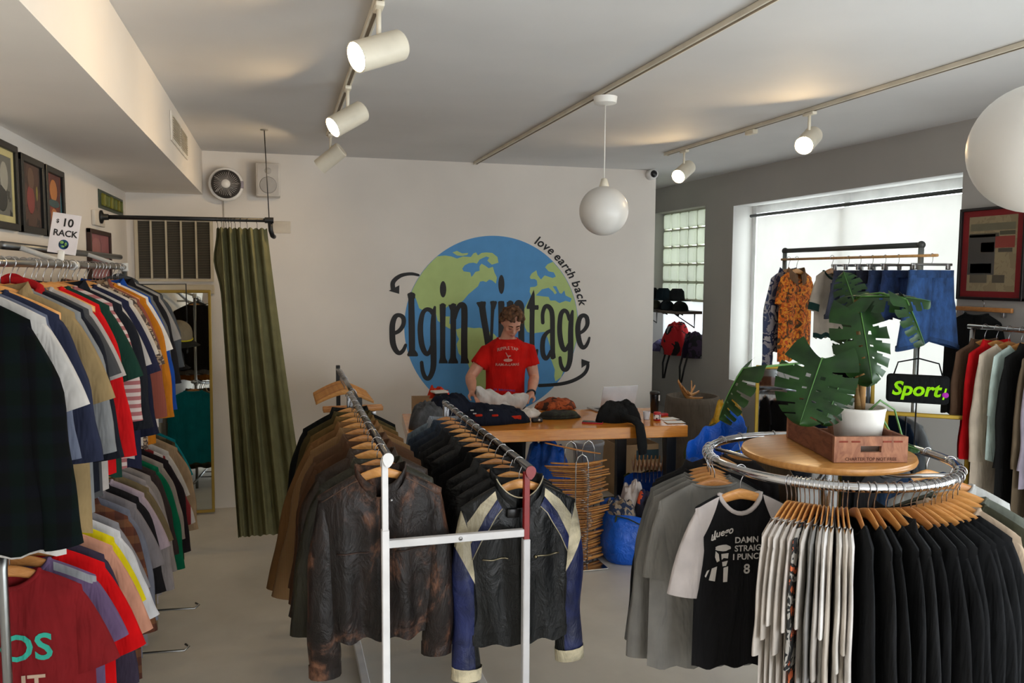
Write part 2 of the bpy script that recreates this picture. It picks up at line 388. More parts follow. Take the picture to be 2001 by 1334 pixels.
# wall fan
c = at(442, 360, YB-.12)
t = thing('wall_fan', 'round white wall fan beside the white speaker', 'fan', c)
FW = plain((225, 222, 218), .4)
G().tube([Vector((.12*math.cos(2*PI*k/40), 0, .12*math.sin(2*PI*k/40))) for k in range(40)], .018, 10, closed=True).out('guard_ring', FW, t)
G().lathe([(.112, -.045), (.118, .0), (.112, .05), (.06, .075), (.03, .085)], (0, 0, 0), 32, (0, 1, 0)).out('housing', plain((60, 56, 54), .5), t)
g = G()
for k in range(36):
    a = 2*PI*k/36; g.tube([(.035*math.cos(a), -.052, .035*math.sin(a)), (.08*math.cos(a+.25), -.058, .08*math.sin(a+.25)), (.117*math.cos(a+.35), -.02, .117*math.sin(a+.35))], .0016, 4)
g.out('guard_wire', plain((190, 186, 182), .4), t)
G().lathe([(.001, .062), (.034, .058), (.036, .05)], (0, 0, 0), 20, (0, -1, 0)).out('hub', FW, t)
for k in range(5):
    a = 2*PI*k/5
    G().grid(lambda u, v: Vector(((.03+.075*u)*math.cos(a+v*.75), -.047+.015*v, (.03+.075*u)*math.sin(a+v*.75))), 4, 5).out('blade', plain((110, 105, 102), .4), t)
G().rbox((-.03, .08, -.04), (.03, .119, .06), .006).out('wall_bracket', FW, t)
G().rbox((.10, -.02, -.03), (.135, .03, .03), .006).out('tilt_knob', plain((150, 140, 150), .5), t)
G().tube([(-.03, .1, -.04), (-.03, .11, -.25), (-.028, .112, -.6)], .004, 6).out('power_cord', plain((180, 172, 160), .6), t)
# loudspeaker
c = at(524, 353, YB-.11)
t = thing('wall_speaker', 'white box loudspeaker mounted high between fan and curtain rod wire', 'speaker', c)
G().rbox((-.095, -.09, -.135), (.095, .10, .135), .012).out('speaker_case', plain((205, 200, 194), .5), t)
G().rbox((-.082, -.097, -.122), (.082, -.0905, .122), .003).out('speaker_grille', plain((186, 182, 178), .7), t)
G().lathe([(.001, .004), (.062, .003), (.068, 0)], (0, -.0975, -.045), 28, (0, -1, 0)).out('woofer', plain((165, 162, 160), .6), t)
G().lathe([(.001, .004), (.024, .003), (.026, 0)], (0, -.0975, .07), 20, (0, -1, 0)).out('tweeter', plain((170, 166, 162), .6), t)
# security camera
c = at(1276, 340, YB-.07)
t = thing('security_camera', 'small black and white security camera at the top corner of the wall', 'camera', c)
G().ball((0, -.01, 0), .036, 18, 12).out('dome', plain((24, 24, 26), .2), t)
G().lathe([(.045, -.02), (.05, .02), (.05, .065)], (0, 0, .0), 20, (0, 1, 0)).out('housing', plain((225, 224, 222), .5), t)
# blank plates, thermostat
c = at(550, 444, YB-.004); t = tag(G().rbox((-.075, -.004, -.05), (.075, .0035, .05), .003).out('blank_cover_plate', plain((205, 194, 178), .6), None, loc=c), 'cream blank cover plate on the wall just past the green curtain', 'plate')  # plain cover plate, no switch on it
c = atx(187, 428, XL+.004); t = tag(G().rbox((-.003, -.16, -.05), (.02, .16, .05), .004).out('wall_bracket_plate', plain((214, 205, 192), .6), None, loc=(XL+.004, 6.12, 2.36)), 'cream mounting plate behind the flange of the black curtain rod', 'plate')
# ================================================================ HANGERS AND GARMENTS
TOPZ = -.075                                   # wood apex below the rail line
def hz(x): return TOPZ-.012-.085*(abs(x)/.215)**1.4
def hh(x): return .019-.008*min(1, abs(x)/.2)
def _hook(rr=.0205):
    p = [Vector((rr*math.cos(a), 0, rr*math.sin(a))) for a in [PI*1.08-PI*1.38*k/16 for k in range(17)]]
    return p+[Vector((.006, 0, -.03)), Vector((0, 0, -.045)), Vector((0, 0, TOPZ-.02))]
def _mesh(g, name, m):
    me = bpy.data.meshes.new(name); me.from_pydata(g.v, [], g.f); me.materials.append(m)
    me.polygons.foreach_set('use_smooth', [True]*len(me.polygons)); me.update(); return me
def hanger_wood(th, half=.205):
    L = []
    for i in range(25):
        x = -half+2*half*i/24; c = hz(x); h = hh(x)
        t = th*(.75+.25*math.cos(PI*x/half/2)); e = .55
        L.append([Vector((x, t*a, c+h*b_)) for a, b_ in ((-1, -e), (-e, -1), (e, -1), (1, -e), (1, e), (e, 1), (-e, 1), (-1, e))])
    return G().loft(L, True, True)
HOOKM = plain((190, 190, 192), .25, 1.0)
_hm = {}
def hanger(label, loc, rotz, group, th=.006, mat=None, half=.205, rr=.0205):
    mat = mat or random.choice((HWOOD, HWOOD, HWOOD2)); k = (th, mat.name, rr, half)
    if k not in _hm: _hm[k] = (_mesh(hanger_wood(th, half), 'shoulder_bar', mat), _mesh(G().tube(_hook(rr), .0019, 6), 'hook', HOOKM))
    t = thing('wooden_hanger', label, 'hanger', loc, rotz, group)
    for n, me in zip(('shoulder_bar', 'hook'), _hm[k]):
        o = bpy.data.objects.new(n, me); C.objects.link(o); o.parent = t
    return t
def sgn(x): return 1 if x >= 0 else -1
def garment(name, label, cat, m, loc, rotz=0, T=.02, W=.222, chest=.245, hem=.25, length=.68, sl=.2, a0=60, a1=72, sl2=None, a0b=None, a1b=None,
            nw=.088, nd=.055, collar='crew', cm=None, group=None, wedge=None, seed=0, sm=None, cuff=None, fold=.45, rs=.088, re=None, nu=22, nv=18,
            zip_=None, hemband=None, open_=0, sf=None, tilt=0, hth=.006, sty=1.0):
    """A garment hung on its hanger: local x across the shoulders, -y the front, z = 0 the rail."""
    rnd = random.Random(seed*131+7); p1, p2, p3 = (rnd.random()*6.28 for _ in range(3)); k1 = rnd.uniform(20, 30); k2 = rnd.uniform(42, 60)
    t = thing(name, label, cat, loc, rotz, group)
    if tilt: t.rotation_euler = (0, tilt, rotz)
    def zt(x): return hz(x)+hh(x)+.008
    zh = TOPZ-.05-length
    def Wd(s): return W+(chest-W)*min(1, s/.28)+(hem-chest)*max(0, (s-.28)/.72)
    def ztop(u, front):
        x = u*W
        if abs(x) < nw: return zt(nw)-(nd if front else nd*.25)*max(0, 1-(x/nw)**2)**.75
        return zt(x)
    def wy(x, y): return y*(max(.15, wedge+x)/wedge) if wedge else y
    def ys(u, s, front, x):
        prof = max(0, 1-abs(u)**3.2)**.55; r = .30+.70*min(1, s/.16)
        if abs(u)*W < nw: r = max(r, .75)
        f = fold*T*min(1, s*1.6)*(.6*math.sin(k1*x+p1+1.2*s)+.4*math.sin(k2*x+p2-2*s))*(1-abs(u)**4)
        y = (-1 if front else 1)*max(T*prof*r, (hth+.0032)*min(1, (1-abs(u))*14))
        return y+f
    def pt(u, s, front):
        z0 = ztop(u, front); z = z0+(zh+.008*math.sin(k1*.5*u+p3)-z0)*s; x = u*Wd(s)
        y = 0 if (s == 0 and abs(u)*W >= nw) or abs(u) >= 1 else ys(u, s, front, x)
        return Vector((x, wy(x, y), z))
    def yfront(x, z):
        s = .3
        for _ in range(8):
            u = max(-1, min(1, x/Wd(s))); z0 = ztop(u, True); s = max(0, min(1, (z0-z)/(z0-zh)))
        return wy(x, ys(u, s, True, x)) if abs(u) < 1 else 0
    us = []
    for i in range(nu+1):
        u = -1+2*i/nu; us.append(u)
    us = sorted(set([round(u, 4) for u in us if min(abs(abs(u)*W-nw), 9) > .012]+[-nw/W, nw/W, -1, 1]))
    SR = [0, .006]+[(j+.6)/(nv-1.4) for j in range(0, nv-1)]; SR[-1] = 1
    n = len(us); v = []; f = []
    for side in (True, False):
        for j in range(nv+1):
            for u in us: v.append(pt(u, SR[j], side))
    off = n*(nv+1)
    for side in (0, 1):
        for j in range(nv):
            for i in range(n-1):
                q = [side*off+j*n+i, side*off+j*n+i+1, side*off+(j+1)*n+i+1, side*off+(j+1)*n+i]
                f.append(q if side else q[::-1])
    body = link('body', v, f, m, t)
    # sleeves
    re = re or (rs*.86 if sl < .35 else rs*.6)
    for sx in (-1, 1):
        ln = sl if sx > 0 or sl2 is None else sl2; A0 = a0 if sx > 0 or a0b is None else a0b; A1 = a1 if sx > 0 or a1b is None else a1b
        if not ln: continue
        rows = 8 if ln < .35 else 16; loops = []; xs = W-.035; O = Vector((sx*xs, 0, zt(xs)-.004)); I0 = Vector((sx*(chest-.055), 0, zt(W)-2.05*rs)); Os = [O.copy()]; a = math.radians(A0)
        L_ = ln+.06
        for k in range(rows):
            q = (k+.5)/rows; s_ = q*L_
            a = math.radians(32+(A0-32)*min(1, s_/.07)) if s_ < .07 else math.radians(A0+(A1-A0)*min(1, (s_-.07)/.22)+(3*math.sin(q*7+p1) if ln > .35 else 0))
            O = O+Vector((sx*math.cos(a), 0, -math.sin(a)))*(L_/rows); Os.append(O.copy())
        d = Vector((sx*math.cos(a), 0, -math.sin(a))); I1 = Os[-1]+Vector((-sx*math.sin(a), 0, -math.cos(a)))*2*re
        for k in range(rows+1):
            q = k/rows; e = q**.8; I = I0.lerp(I1, e); c = (Os[k]+I)/2; hv = (Os[k]-I)/2
            if ln > .35 and 0 < k: hv = hv*(1+.05*math.sin(q*16+p2))
            ty = T*(.5+.42*min(1, q*3))*(1 if ln < .35 else .95)*(1+(sty-1)*min(1, q*1.6)); l = []
            if k == 0: ty = hth+.003
            for i in range(12):
                b_ = 2*PI*i/12; pp = c+hv*math.cos(b_); yy = ty*math.sin(b_)*(1 if k else .9)+(.25*T*math.sin(9*q+p3)*q if ln > .35 else 0)
                l.append(Vector((pp.x, wy(pp.x, yy), pp.z)))
            loops.append(l)
        so = G().loft(loops); mm = sm or m
        if callable(sf):
            fm = [sf(sx, i//12/rows, i % 12) for i in range(len(so.f))]
            link('sleeve', so.v, so.f, None, t, mats=sf.mats, fm=fm)
        else: so.out('sleeve', mm, t)
        if cuff:
            cl = [[(loops[-1][i]-(sum(loops[-1], Vector())/12))*1.08+(sum(loops[-1], Vector())/12)-d*.05*e for i in range(12)] for e in (1, 0)]
            G().loft(cl).out('cuff', cuff, t)
    cm = cm or m
    z0 = zt(nw)
    def neck(a, front): x = nw*math.cos(a); return x
    if collar in ('crew', 'stand', 'shirt', 'lapel'):
        ring = []
        for k in range(28):
            a = 2*PI*k/28; x = nw*.985*math.cos(a); fr = math.sin(a) < 0
            dep = nd if fr else nd*.25
            z = z0-dep*max(0, 1-(x/nw)**2)**.75; y = math.sin(a)*T*.86
            ring.append(Vector((x, wy(x, y), z)))
        if collar == 'crew': G().tube(ring, min(.0085, T*.45), 6, closed=True).out('neckband', cm, t)
        elif collar == 'stand':
            rr_ = ring[22:]+ring[:21]   # open at the front centre
            L = [[q+Vector((q.x*k*1.0, q.y*k*2, h)) for q in rr_] for k, h in ((.0, -.008), (.03, .02), (.02, .042), (-.03, .042), (-.05, .01))]
            G().loft(L, closed=False).out('collar', cm, t)
        else:
            rr_ = ring[22:]+ring[:21]; big = 1.35 if collar == 'lapel' else 1.0
            L = []
            for k, h, o_ in ((0, -.01, 0), (.02, .026, .0), (.10, .03, .006), (.30, -.012*big, .006), (.42, -.034*big, .004)):
                L.append([Vector((q.x*(1+k*big*.9), max(-T*1.25, min(T*1.25, q.y*(1+k*1.3))), q.z+h-(.02*big*max(0, -math.sin(math.atan2(q.y, q.x)))*k*3))) for q in rr_])
            G().loft(L, closed=False).out('collar', cm, t)
    elif collar == 'hood':
        G().grid(lambda u, v: Vector(((v-.5)*.24*(.55+.45*math.sin(PI*min(1, u*1.2))), wy(0, T*(1-.15*u)*(1-(2*v-1)**4*.6)), z0+.06*math.sin(PI*min(1, u+.35))*(1-(2*v-1)**2)-.16*u)), 10, 12).out('hood', cm, t)
        ring = []
        for k in range(22):
            a = 2*PI*k/22; x = nw*1.02*math.cos(a); z = z0-(nd*1.1 if math.sin(a) < 0 else -.03)*max(0, 1-(x/nw/1.02)**2)**.75
            ring.append(Vector((x, wy(x, math.sin(a)*T*.9), z)))
        G().tube(ring, .014, 8, closed=True).out('hood_edge', cm, t)
    if zip_:
        zz = [zt(nw)-nd-.004+(zh-.0-(zt(nw)-nd-.004))*k/14 for k in range(15)]
        G().loft([[Vector((-.008, yfront(-.008, z)-.002, z)), Vector((-.003, yfront(0, z)-.0055, z)), Vector((.003, yfront(0, z)-.0055, z)), Vector((.008, yfront(.008, z)-.002, z))] for z in zz], closed=False).out('front_placket', zip_, t)
    if hemband:
        L = []
        for s in (.93, 1.005):
            fr = [pt(u, s, True)*1.0+Vector((0, -.0025 if abs(u) < 1 else 0, 0)) for u in us]; bk = [pt(u, s, False)+Vector((0, .0025 if abs(u) < 1 else 0, 0)) for u in us]
            L.append(fr+bk[::-1][1:-1])
        G().loft(L).out('hem_band', hemband, t)
    t_info = dict(t=t, yf=yfront, zt=zt, zh=zh, Wd=Wd, z0=z0, nd=nd, pt=pt)
    return t_info
def decal(info, name, verts2, faces, m, lift=.003, sub=None):
    """Printing on the chest: flat x,z artwork laid on the front of the cloth."""
    v = [Vector((p[0], info['yf'](p[0], p[1])-lift, p[1])) for p in verts2]
    return link(name, v, faces, m, info['t'], smooth=False)
def txt_decal(info, name, s, size, x, z, m, align='CENTER', shear=0, rot=0, lift=.003, bold=.02):
    tv, tf = text_geo(s, size, shear, align, bold); c, sn = math.cos(rot), math.sin(rot)
    return decal(info, name, [(x+p.x*c-p.y*sn, z+p.x*sn+p.y*c) for p in tv], tf, m, lift)
# ---------------------------------------------------------------- clothing rows: (kind, colour, words, options)
K = dict(
    tee=dict(name='tee_shirt', cat='tee shirt', sl=.20, length=.70, collar='crew'),
    long=dict(name='long_sleeved_shirt', cat='shirt', sl=.56, a0=62, a1=84, length=.70, collar='crew'),
    sweat=dict(name='sweatshirt', cat='sweatshirt', sl=.58, a0=58, a1=84, length=.66, collar='crew', re=.05),
    shirt=dict(name='button_shirt', cat='shirt', sl=.22, a0=60, a1=74, length=.74, collar='shirt'),
    flannel=dict(name='flannel_shirt', cat='shirt', sl=.58, a0=62, a1=84, length=.76, collar='shirt'),
    hoodie=dict(name='hooded_sweatshirt', cat='hoodie', sl=.58, a0=58, a1=84, length=.66, collar='hood', re=.052),
    jacket=dict(name='jacket', cat='jacket', sl=.58, a0=60, a1=84, length=.62, collar='lapel', W=.232, chest=.25, rs=.094, re=.06),
    knit=dict(name='knit_sweater', cat='sweater', sl=.56, a0=60, a1=84, length=.66, collar='crew'),
)
GMATS = {}
def cloth(c, kind):
    if not isinstance(c, tuple): return c
    return fab(c, 'leather' if kind == 'leather' else 'cotton')
def put(kind, m, label, hlabel, loc, rotz, group, hgroup, seed, over=None, hth=.006, hscale=1):
    d = dict(K[kind]); d.update(over or {}); hm = d.pop('hm', None); nohang = d.pop('nohang', False)
    if 'W' not in (over or {}): d['W'] = d.get('W', .222)*random.uniform(.94, 1.03)
    info = garment(d.pop('name'), label, d.pop('cat'), m, loc, rotz, group=group, seed=seed, hth=hth, **d)
    if not nohang: hanger(hlabel, loc, rotz, hgroup, hth, hm, round(min(.205, d.get('W', .222)-.014), 3))
    return info
# ================================================================ WALL-SIDE TWO-TIER RACK
RX = -.85
t = thing('two_tier_pipe_rack', 'grey steel pipe rack with an upper and a lower rail along the framed posters wall', 'clothes rack', (RX, 3.9, 0))
GALV = plain((150, 152, 152), .35, 1.0); WFIT = plain((205, 205, 202), .45)
y0u, y1u, y0l, y1l, zu, zl = 1.5, 5.17, 2.90, 5.52, 2.03, 1.112
G().tube([(0, y0u-3.9, zu), (0, y1u-3.9, zu)], .0145, 12).out('upper_rail', GALV, t)
G().tube([(0, y0l-3.9, zl), (0, y1l-3.9, zl)], .0145, 12).out('lower_rail', GALV, t)
G().tube([(-.2, -.2, 2.105), (-.2, 2.35, 2.105)], .017, 12).out('wall_rail', DULLPIPE, t)
G().tube([(0, y0l-3.9, zl), (0, y0l-3.93, zl-.012), (0, y0l-3.94, zl-.05), (0, y0l-3.94, 0)], .0145, 12).out('post', GALV, t)
G().tube([(0, y1u-3.9+.012, zu+.02), (0, y1u-3.9+.012, .0)], .0145, 12).out('post', GALV, t)
G().tube([(0, y0u-3.9, zu), (0, y0u-3.9, .0)], .0145, 12).out('post', GALV, t)
for yy, zz in ((y1u, zu), (y1u, zl), (y0l, zl), (3.95, zu)):
    G().lathe([(.02, -.024), (.022, -.02), (.022, .02), (.02, .024)], (0, yy-3.9+(.012 if yy == y1u else 0), zz), 14, (0, 1, 0) if zz == zu and yy < 5 else None).out('pipe_fitting', WFIT, t)
for yy in (1.52, 3.9, 5.18):
    G().tube([(0, yy-3.9, zu+.0), (-.2, yy-3.9, 2.105), (XL-RX+.002, yy-3.9, 2.105)], .012, 10).out('wall_bracket', WFIT, t)
for k, (yy) in enumerate((4.35, 4.9)): G().tube([(.0, yy-3.9, .09), (.36, yy-3.9, .075), (.38, yy-3.88, .085), (.36, yy-3.86, .09)], .006, 8).out('foot_bar', GALV, t)
G().tube([(0, y0l-3.9+.02, .09), (0, y1l-3.9, .09)], .012, 10).out('base_rail', GALV, t)
UP = [  # upper rail, front to back: kind, colour, words, options
 ('flannel', plaid((8, 10, 10), (7, 21, 16), (11, 12, 21)), 'black and dark green plaid flannel shirt', dict(sl=.60, length=.66, T=.03)),
 ('tee', (182, 178, 174), 'pale grey cotton tee shirt', dict(sl=.24)),
 ('long', (92, 98, 116), 'slate blue shirt with rolled sleeves', dict(sl=.40, a0=70)),
 ('sweat', (38, 42, 62), 'dark navy sweatshirt', dict(sl=.44)),
 ('shirt', (136, 116, 82), 'khaki short-sleeved work shirt', dict(sl=.27)),
 ('long', (120, 122, 124), 'mid grey long shirt with checked cuff', dict(sl=.45, sm=None)),
 ('hoodie', (24, 26, 34), 'black hooded sweatshirt with red lining', dict(sl=.5, cm=fab((150, 20, 24)))),
 ('tee', (66, 66, 68), 'charcoal grey tee shirt', dict(sl=.22)),
 ('tee', (158, 152, 148), 'light stone grey tee shirt', dict(sl=.25)),
 ('knit', (186, 18, 22), 'bright red long-sleeved sweater', dict(sl=.56)),
 ('tee', (22, 52, 42), 'bottle green tee shirt', dict(sl=.27)),
 ('long', stripes((148, 88, 90), (186, 170, 166), 60), 'maroon and pink striped shirt', dict(sl=.46)),
 ('jacket', (28, 30, 36), 'black zip jacket with red tag', dict(sl=.5, T=.022)),
 ('tee', (164, 160, 156), 'ash grey tee shirt', dict(sl=.26)),
 ('tee', (34, 36, 58), 'midnight navy tee shirt', dict(sl=.30, length=.76)),
 ('sweat', (28, 30, 48), 'ink blue sweatshirt', dict(sl=.6)),
 ('tee', (190, 180, 168), 'off-white tee shirt', dict(sl=.24)),
 ('shirt', blotch([(150, 128, 104), (70, 56, 50), (172, 148, 122)], 30), 'tan shirt with small brown print', dict(sl=.30)),
 ('jacket', fab((134, 70, 56), 'cord'), 'rust corduroy jacket', dict(sl=.56, T=.024)),
 ('knit', (184, 112, 28), 'mustard yellow sweater', dict(sl=.58, length=.76)),
 ('tee', (214, 208, 200), 'clean white tee shirt', dict(sl=.26)),
 ('jacket', (26, 68, 148), 'royal blue track jacket', dict(sl=.58)),
 ('long', (96, 98, 100), 'pewter grey long-sleeved shirt', dict(sl=.5)),
 ('jacket', (32, 31, 34), 'black cotton work jacket', dict(sl=.46)),
 ('tee', (140, 136, 132), 'faded grey tee shirt', dict(sl=.24)),
 ('hoodie', (70, 74, 78), 'dark grey hooded sweatshirt', dict(sl=.4)),
 ('sweat', (30, 26, 26), 'black sweatshirt', dict(sl=.42)),
]
ny = len(UP)
for i, (k, c, wd, ov) in enumerate(UP):
    y = 2.45+(5.08-2.45)*i/(ny-1); m = cloth(c, k)
    o = dict(a0b=78, a1b=86, sl2=min(ov.get('sl', .3), .5)); o.update(ov)
    info = put(k, m, f'{wd}, {ORD[i]} from the front on the upper wall rail', f'wooden hanger inside the {wd}, upper wall rail', (RX+random.uniform(-.014, .014), y, zu), random.uniform(-.07, .07), 'clothes on the upper wall rail', 'hangers on the upper wall rail', 10+i, o)
    if i == 12: G().rbox((.1, -.024, -.38), (.13, -.020, -.30), .001).out('red_tag', plain((190, 16, 24), .6), info['t'])
for i in range(4):    # spare hangers in the gaps
    hanger('empty wooden hanger between garments on the upper wall rail', (RX, 2.45+(5.08-2.45)*(3.5+5*i)/(ny-1), zu), random.uniform(-.03, .03), 'empty hangers on the upper wall rail')
LOW = [
 ('tee', (122, 28, 32), 'dark red tee shirt with teal letters', dict(sl=.26, length=.74)),
 ('tee', (104, 84, 116), 'dusty purple tee shirt with grey shoulder', dict(sl=.22)),
 ('tee', (200, 14, 18), 'bright red tee shirt', dict(sl=.32)),
 ('long', (58, 50, 66), 'plum grey long-sleeved shirt', dict(sl=.5)),
 ('tee', (198, 142, 118), 'peach pink tee shirt', dict(sl=.34)),
 ('tee', (214, 196, 22), 'lemon yellow tee shirt', dict(sl=.26)),
 ('tee', (206, 206, 210), 'white tee shirt', dict(sl=.36)),
 ('tee', (136, 134, 138), 'cool grey tee shirt', dict(sl=.28)),
 ('flannel', plaid((96, 58, 44), (60, 40, 40), (130, 90, 60)), 'rust plaid flannel shirt', dict(sl=.5)),
 ('long', (112, 114, 126), 'blue grey long-sleeved shirt', dict(sl=.5)),
 ('tee', (124, 118, 120), 'warm grey tee shirt', dict(sl=.28)),
 ('sweat', (30, 28, 30), 'jet black sweatshirt', dict(sl=.45)),
 ('tee', (172, 154, 162), 'lilac tee shirt', dict(sl=.26)),
 ('shirt', (112, 98, 72), 'olive tan shirt', dict(sl=.26)),
 ('sweat', (150, 142, 142), 'silver grey sweatshirt', dict(sl=.56)),
 ('sweat', (142, 134, 130), 'pale taupe sweatshirt', dict(sl=.5)),
 ('knit', (58, 48, 46), 'dark brown sweater', dict(sl=.44)),
 ('sweat', (6, 98, 66), 'kelly green sweatshirt', dict(sl=.56)),
 ('sweat', (146, 136, 128), 'oatmeal grey sweatshirt', dict(sl=.42)),
 ('jacket', (34, 28, 32), 'black jacket with brown elbow', dict(sl=.52)),
 ('tee', stripes((196, 190, 188), (130, 36, 40), 20, 'X'), 'white baseball tee with maroon stripes', dict(sl=.4)),
 ('tee', (186, 182, 178), 'chalk white tee shirt', dict(sl=.26)),
 ('jacket', (164, 140, 112), 'beige windbreaker', dict(sl=.5)),
 ('flannel', plaid((70, 66, 50), (34, 34, 28), (110, 104, 82)), 'olive camouflage flannel shirt', dict(sl=.52)),
 ('tee', (12, 120, 132), 'teal tee shirt seen in the mirror', dict(sl=.22)),
]
nl = len(LOW)
for i, (k, c, wd, ov) in enumerate(LOW):
    y = 2.96+(5.38-2.96)*i/(nl-1)+(.065 if i >= 22 else 0); m = cloth(c, k)
    o = dict(a0b=78, a1b=86, sl2=min(ov.get('sl', .3), .5)); o.update(ov)
    info = put(k, m, f'{wd}, {ORD[i]} from the front on the lower wall rail', f'wooden hanger inside the {wd}, lower wall rail', (RX+random.uniform(-.014, .014), y, zl), random.uniform(-.07, .07), 'clothes on the lower wall rail', 'hangers on the lower wall rail', 50+i, o)
    if i == 0:
        txt_decal(info, 'lettering', 'OS', .125, .045, -.385, fab((60, 170, 150)))
        txt_decal(info, 'lettering', 'IT', .09, .06, -.50, fab((196, 170, 150)))
    if i == 1:
        G().grid(lambda u, v: Vector((.10+.13*u, info['yf'](.10+.13*u, info['zt'](.10+.13*u)-.004-.03*v)-.002, info['zt'](.10+.13*u)-.004-.03*v)), 6, 3).out('shoulder_panel', fab((150, 152, 156)), info['t'])
# caps hung at the end of the rail
def cap(label, loc, c, c2, rx=0, rz=0, s=1.0):
    t = thing('baseball_cap', label, 'cap', loc, rz); t.rotation_euler = (rx, .25, rz)
    G().grid(lambda u, v: Vector((.085*s*math.cos(2*PI*v)*math.cos(u*PI/2), .098*s*math.sin(2*PI*v)*math.cos(u*PI/2), .11*s*math.sin(u*PI/2)**.8)), 8, 28).out('crown', c, t)
    G().grid(lambda u, v: Vector((.085*s*math.cos(PI*(v-.5))*(1.0+.72*u)*(1 if abs(v-.5) < .5 else 1)*s/s, .09*s*math.sin(PI*(v-.5))*(1.0+.06*u), -.012*u*s-.05*s*u*(2*v-1)**2)), 5, 16).out('brim', c2, t)
    G().tube([Vector((.0865*s*math.cos(2*PI*k/28), .0995*s*math.sin(2*PI*k/28), .006)) for k in range(28)], .005, 6, closed=True).out('band', fab((150, 140, 30)) if 'yellow' in label else c2, t)
    return t
p = at(346, 650, 5.40); cap('khaki and black cap with a yellow band hanging beside the mirror', p+Vector((0, 0, -.03)), fab((104, 94, 76)), fab((26, 26, 22)), .1, -.3)
p = at(334, 697, 5.40); cap('plain black cap hanging under the khaki one beside the mirror', p+Vector((0, .0, -.03)), fab((22, 22, 24)), fab((18, 18, 20)), .1, -.3, .85)
t = thing('cap_hook_rod', 'thin black rod with hooks holding the caps at the end of the wall rack', 'hook', (RX, 5.5, 0))
G().tube([(.018, -.318, 1.93), (.30, -.02, 1.93), (.30, -.02, 1.50)], .004, 6).out('rod', BLACKM, t)
for z in (1.70, 1.52): G().tube([(.30, -.02, z), (.30, -.06, z-.02), (.30, -.07, z)], .003, 6).out('hook', BLACKM, t)
# price card clipped on the upper rail
t = thing('price_card', 'white card sign reading ten dollar rack clipped on the upper wall rail', 'sign', (RX, 3.75, zu+.045), math.radians(-8)); t.rotation_euler = (-.1, math.radians(8), math.radians(-10))
G().rbox((-.056, -.001, -.0), (.056, .001, .165), .0008, 1).out('card', plain((224, 218, 220), .6), t, False)
INK = plain((30, 28, 30), .6)
def card_text(s, size, x, z, m, nm='lettering'):
    v, f = text_geo(s, size, bold=.025); link(nm, [Vector((x+p.x, -.0022, z+p.y)) for p in v], f, m, t, False)
card_text('10', .046, .008, .113, INK); card_text('$', .022, -.032, .124, INK); card_text('RACK', .036, .004, .072, INK)
G().lathe([(.001, .0016), (.02, .0016)], (.004, 0, .038), 24, (0, -1, 0)).out('globe_print', plain((58, 120, 176), .6), t)
for cx, cz, rx, rz in ((-.004, .046, .008, .006), (.012, .040, .005, .008), (.002, .030, .007, .004)):
    G().ball((cx, -.0018, cz), (rx, .0006, rz), 12, 6).out('globe_print_land', plain((120, 170, 90), .6), t)
v, f = text_geo('elgin vintage', .0075); link('globe_print_lettering', [Vector((.004+p.x, -.0027, .036+p.y)) for p in v], f, INK, t, False)
G().rbox((-.012, -.008, -.028), (.012, .008, .012), .003).out('clip', WHITEP, t)
# framed posters on the wall
def poster(name, label, y0, y1, z0, z1, fw, fc, bgc, shapes, mat_w=0, matc=None):
    t = thing(name, label, 'framed picture', (XL+.002, (y0+y1)/2, (z0+z1)/2)); hy, hz_ = (y1-y0)/2, (z1-z0)/2
    g = G()
    for a, b_ in (((0, -hy, -hz_), (.028, -hy+fw, hz_)), ((0, hy-fw, -hz_), (.028, hy, hz_)), ((.0005, -hy, hz_-fw), (.0275, hy, hz_)), ((.0005, -hy, -hz_), (.0275, hy, -hz_+fw))): g.rbox(a, b_, .003, 1)
    g.out('picture_frame', plain(fc, .4), t, False)
    G().box((.001, -hy+.005, -hz_+.005), (.012, hy-.005, hz_-.005)).out('print', blotch(bgc, 5) if isinstance(bgc, list) else plain(bgc, .5), t, False)
    for i, (c, y, z, ry, rz) in enumerate(shapes):
        G().ball((.0125, y*hy, z*hz_), (.0012+.0002*i, ry*hy, rz*hz_), 20, 8).out('print_shape', plain(c, .5), t)
    if matc:
        g = G(); q = fw+mat_w
        for a, b_ in (((.011, -hy+fw, -hz_+fw), (.0145, -hy+q, hz_-fw)), ((.011, hy-q, -hz_+fw), (.0145, hy-fw, hz_-fw)), ((.0112, -hy+fw, hz_-q), (.0143, hy-fw, hz_-fw)), ((.0112, -hy+fw, -hz_+fw), (.0143, hy-fw, -hz_+q))): g.box(a, b_)
        g.out('mat_border', plain(matc, .7), t, False)
    return t
poster('framed_poster', 'black-framed poster nearest the viewer with a pale yellow border', 3.93, 4.30, 2.186, 2.572, .032, (14, 15, 15), [(70, 70, 66), (104, 104, 98), (48, 50, 50)], [((150, 150, 140), .1, .2, .3, .35), ((40, 44, 44), -.1, -.3, .4, .3)], .03, (186, 178, 130))
poster('framed_poster', 'black-framed dark poster with a brown and red figure, middle of the row', 4.352, 4.742, 2.186, 2.556, .034, (13, 15, 15), [(70, 56, 50), (86, 66, 58), (58, 50, 46)], [((128, 52, 50), -.05, -.1, .34, .38), ((96, 70, 56), .0, .45, .28, .3), ((120, 110, 50), .5, .1, .08, .2)])
poster('framed_poster', 'black-framed poster with orange and teal shapes, third in the row', 4.782, 5.158, 2.186, 2.556, .034, (13, 15, 15), [(120, 62, 50), (96, 60, 56), (136, 70, 52)], [((186, 116, 58), 0, .35, .4, .32), ((52, 80, 82), 0, -.02, .62, .12), ((180, 112, 66), 0, -.42, .36, .26), ((166, 80, 80), 0, -.45, .16, .14), ((40, 104, 116), .78, -.2, .06, .6)])
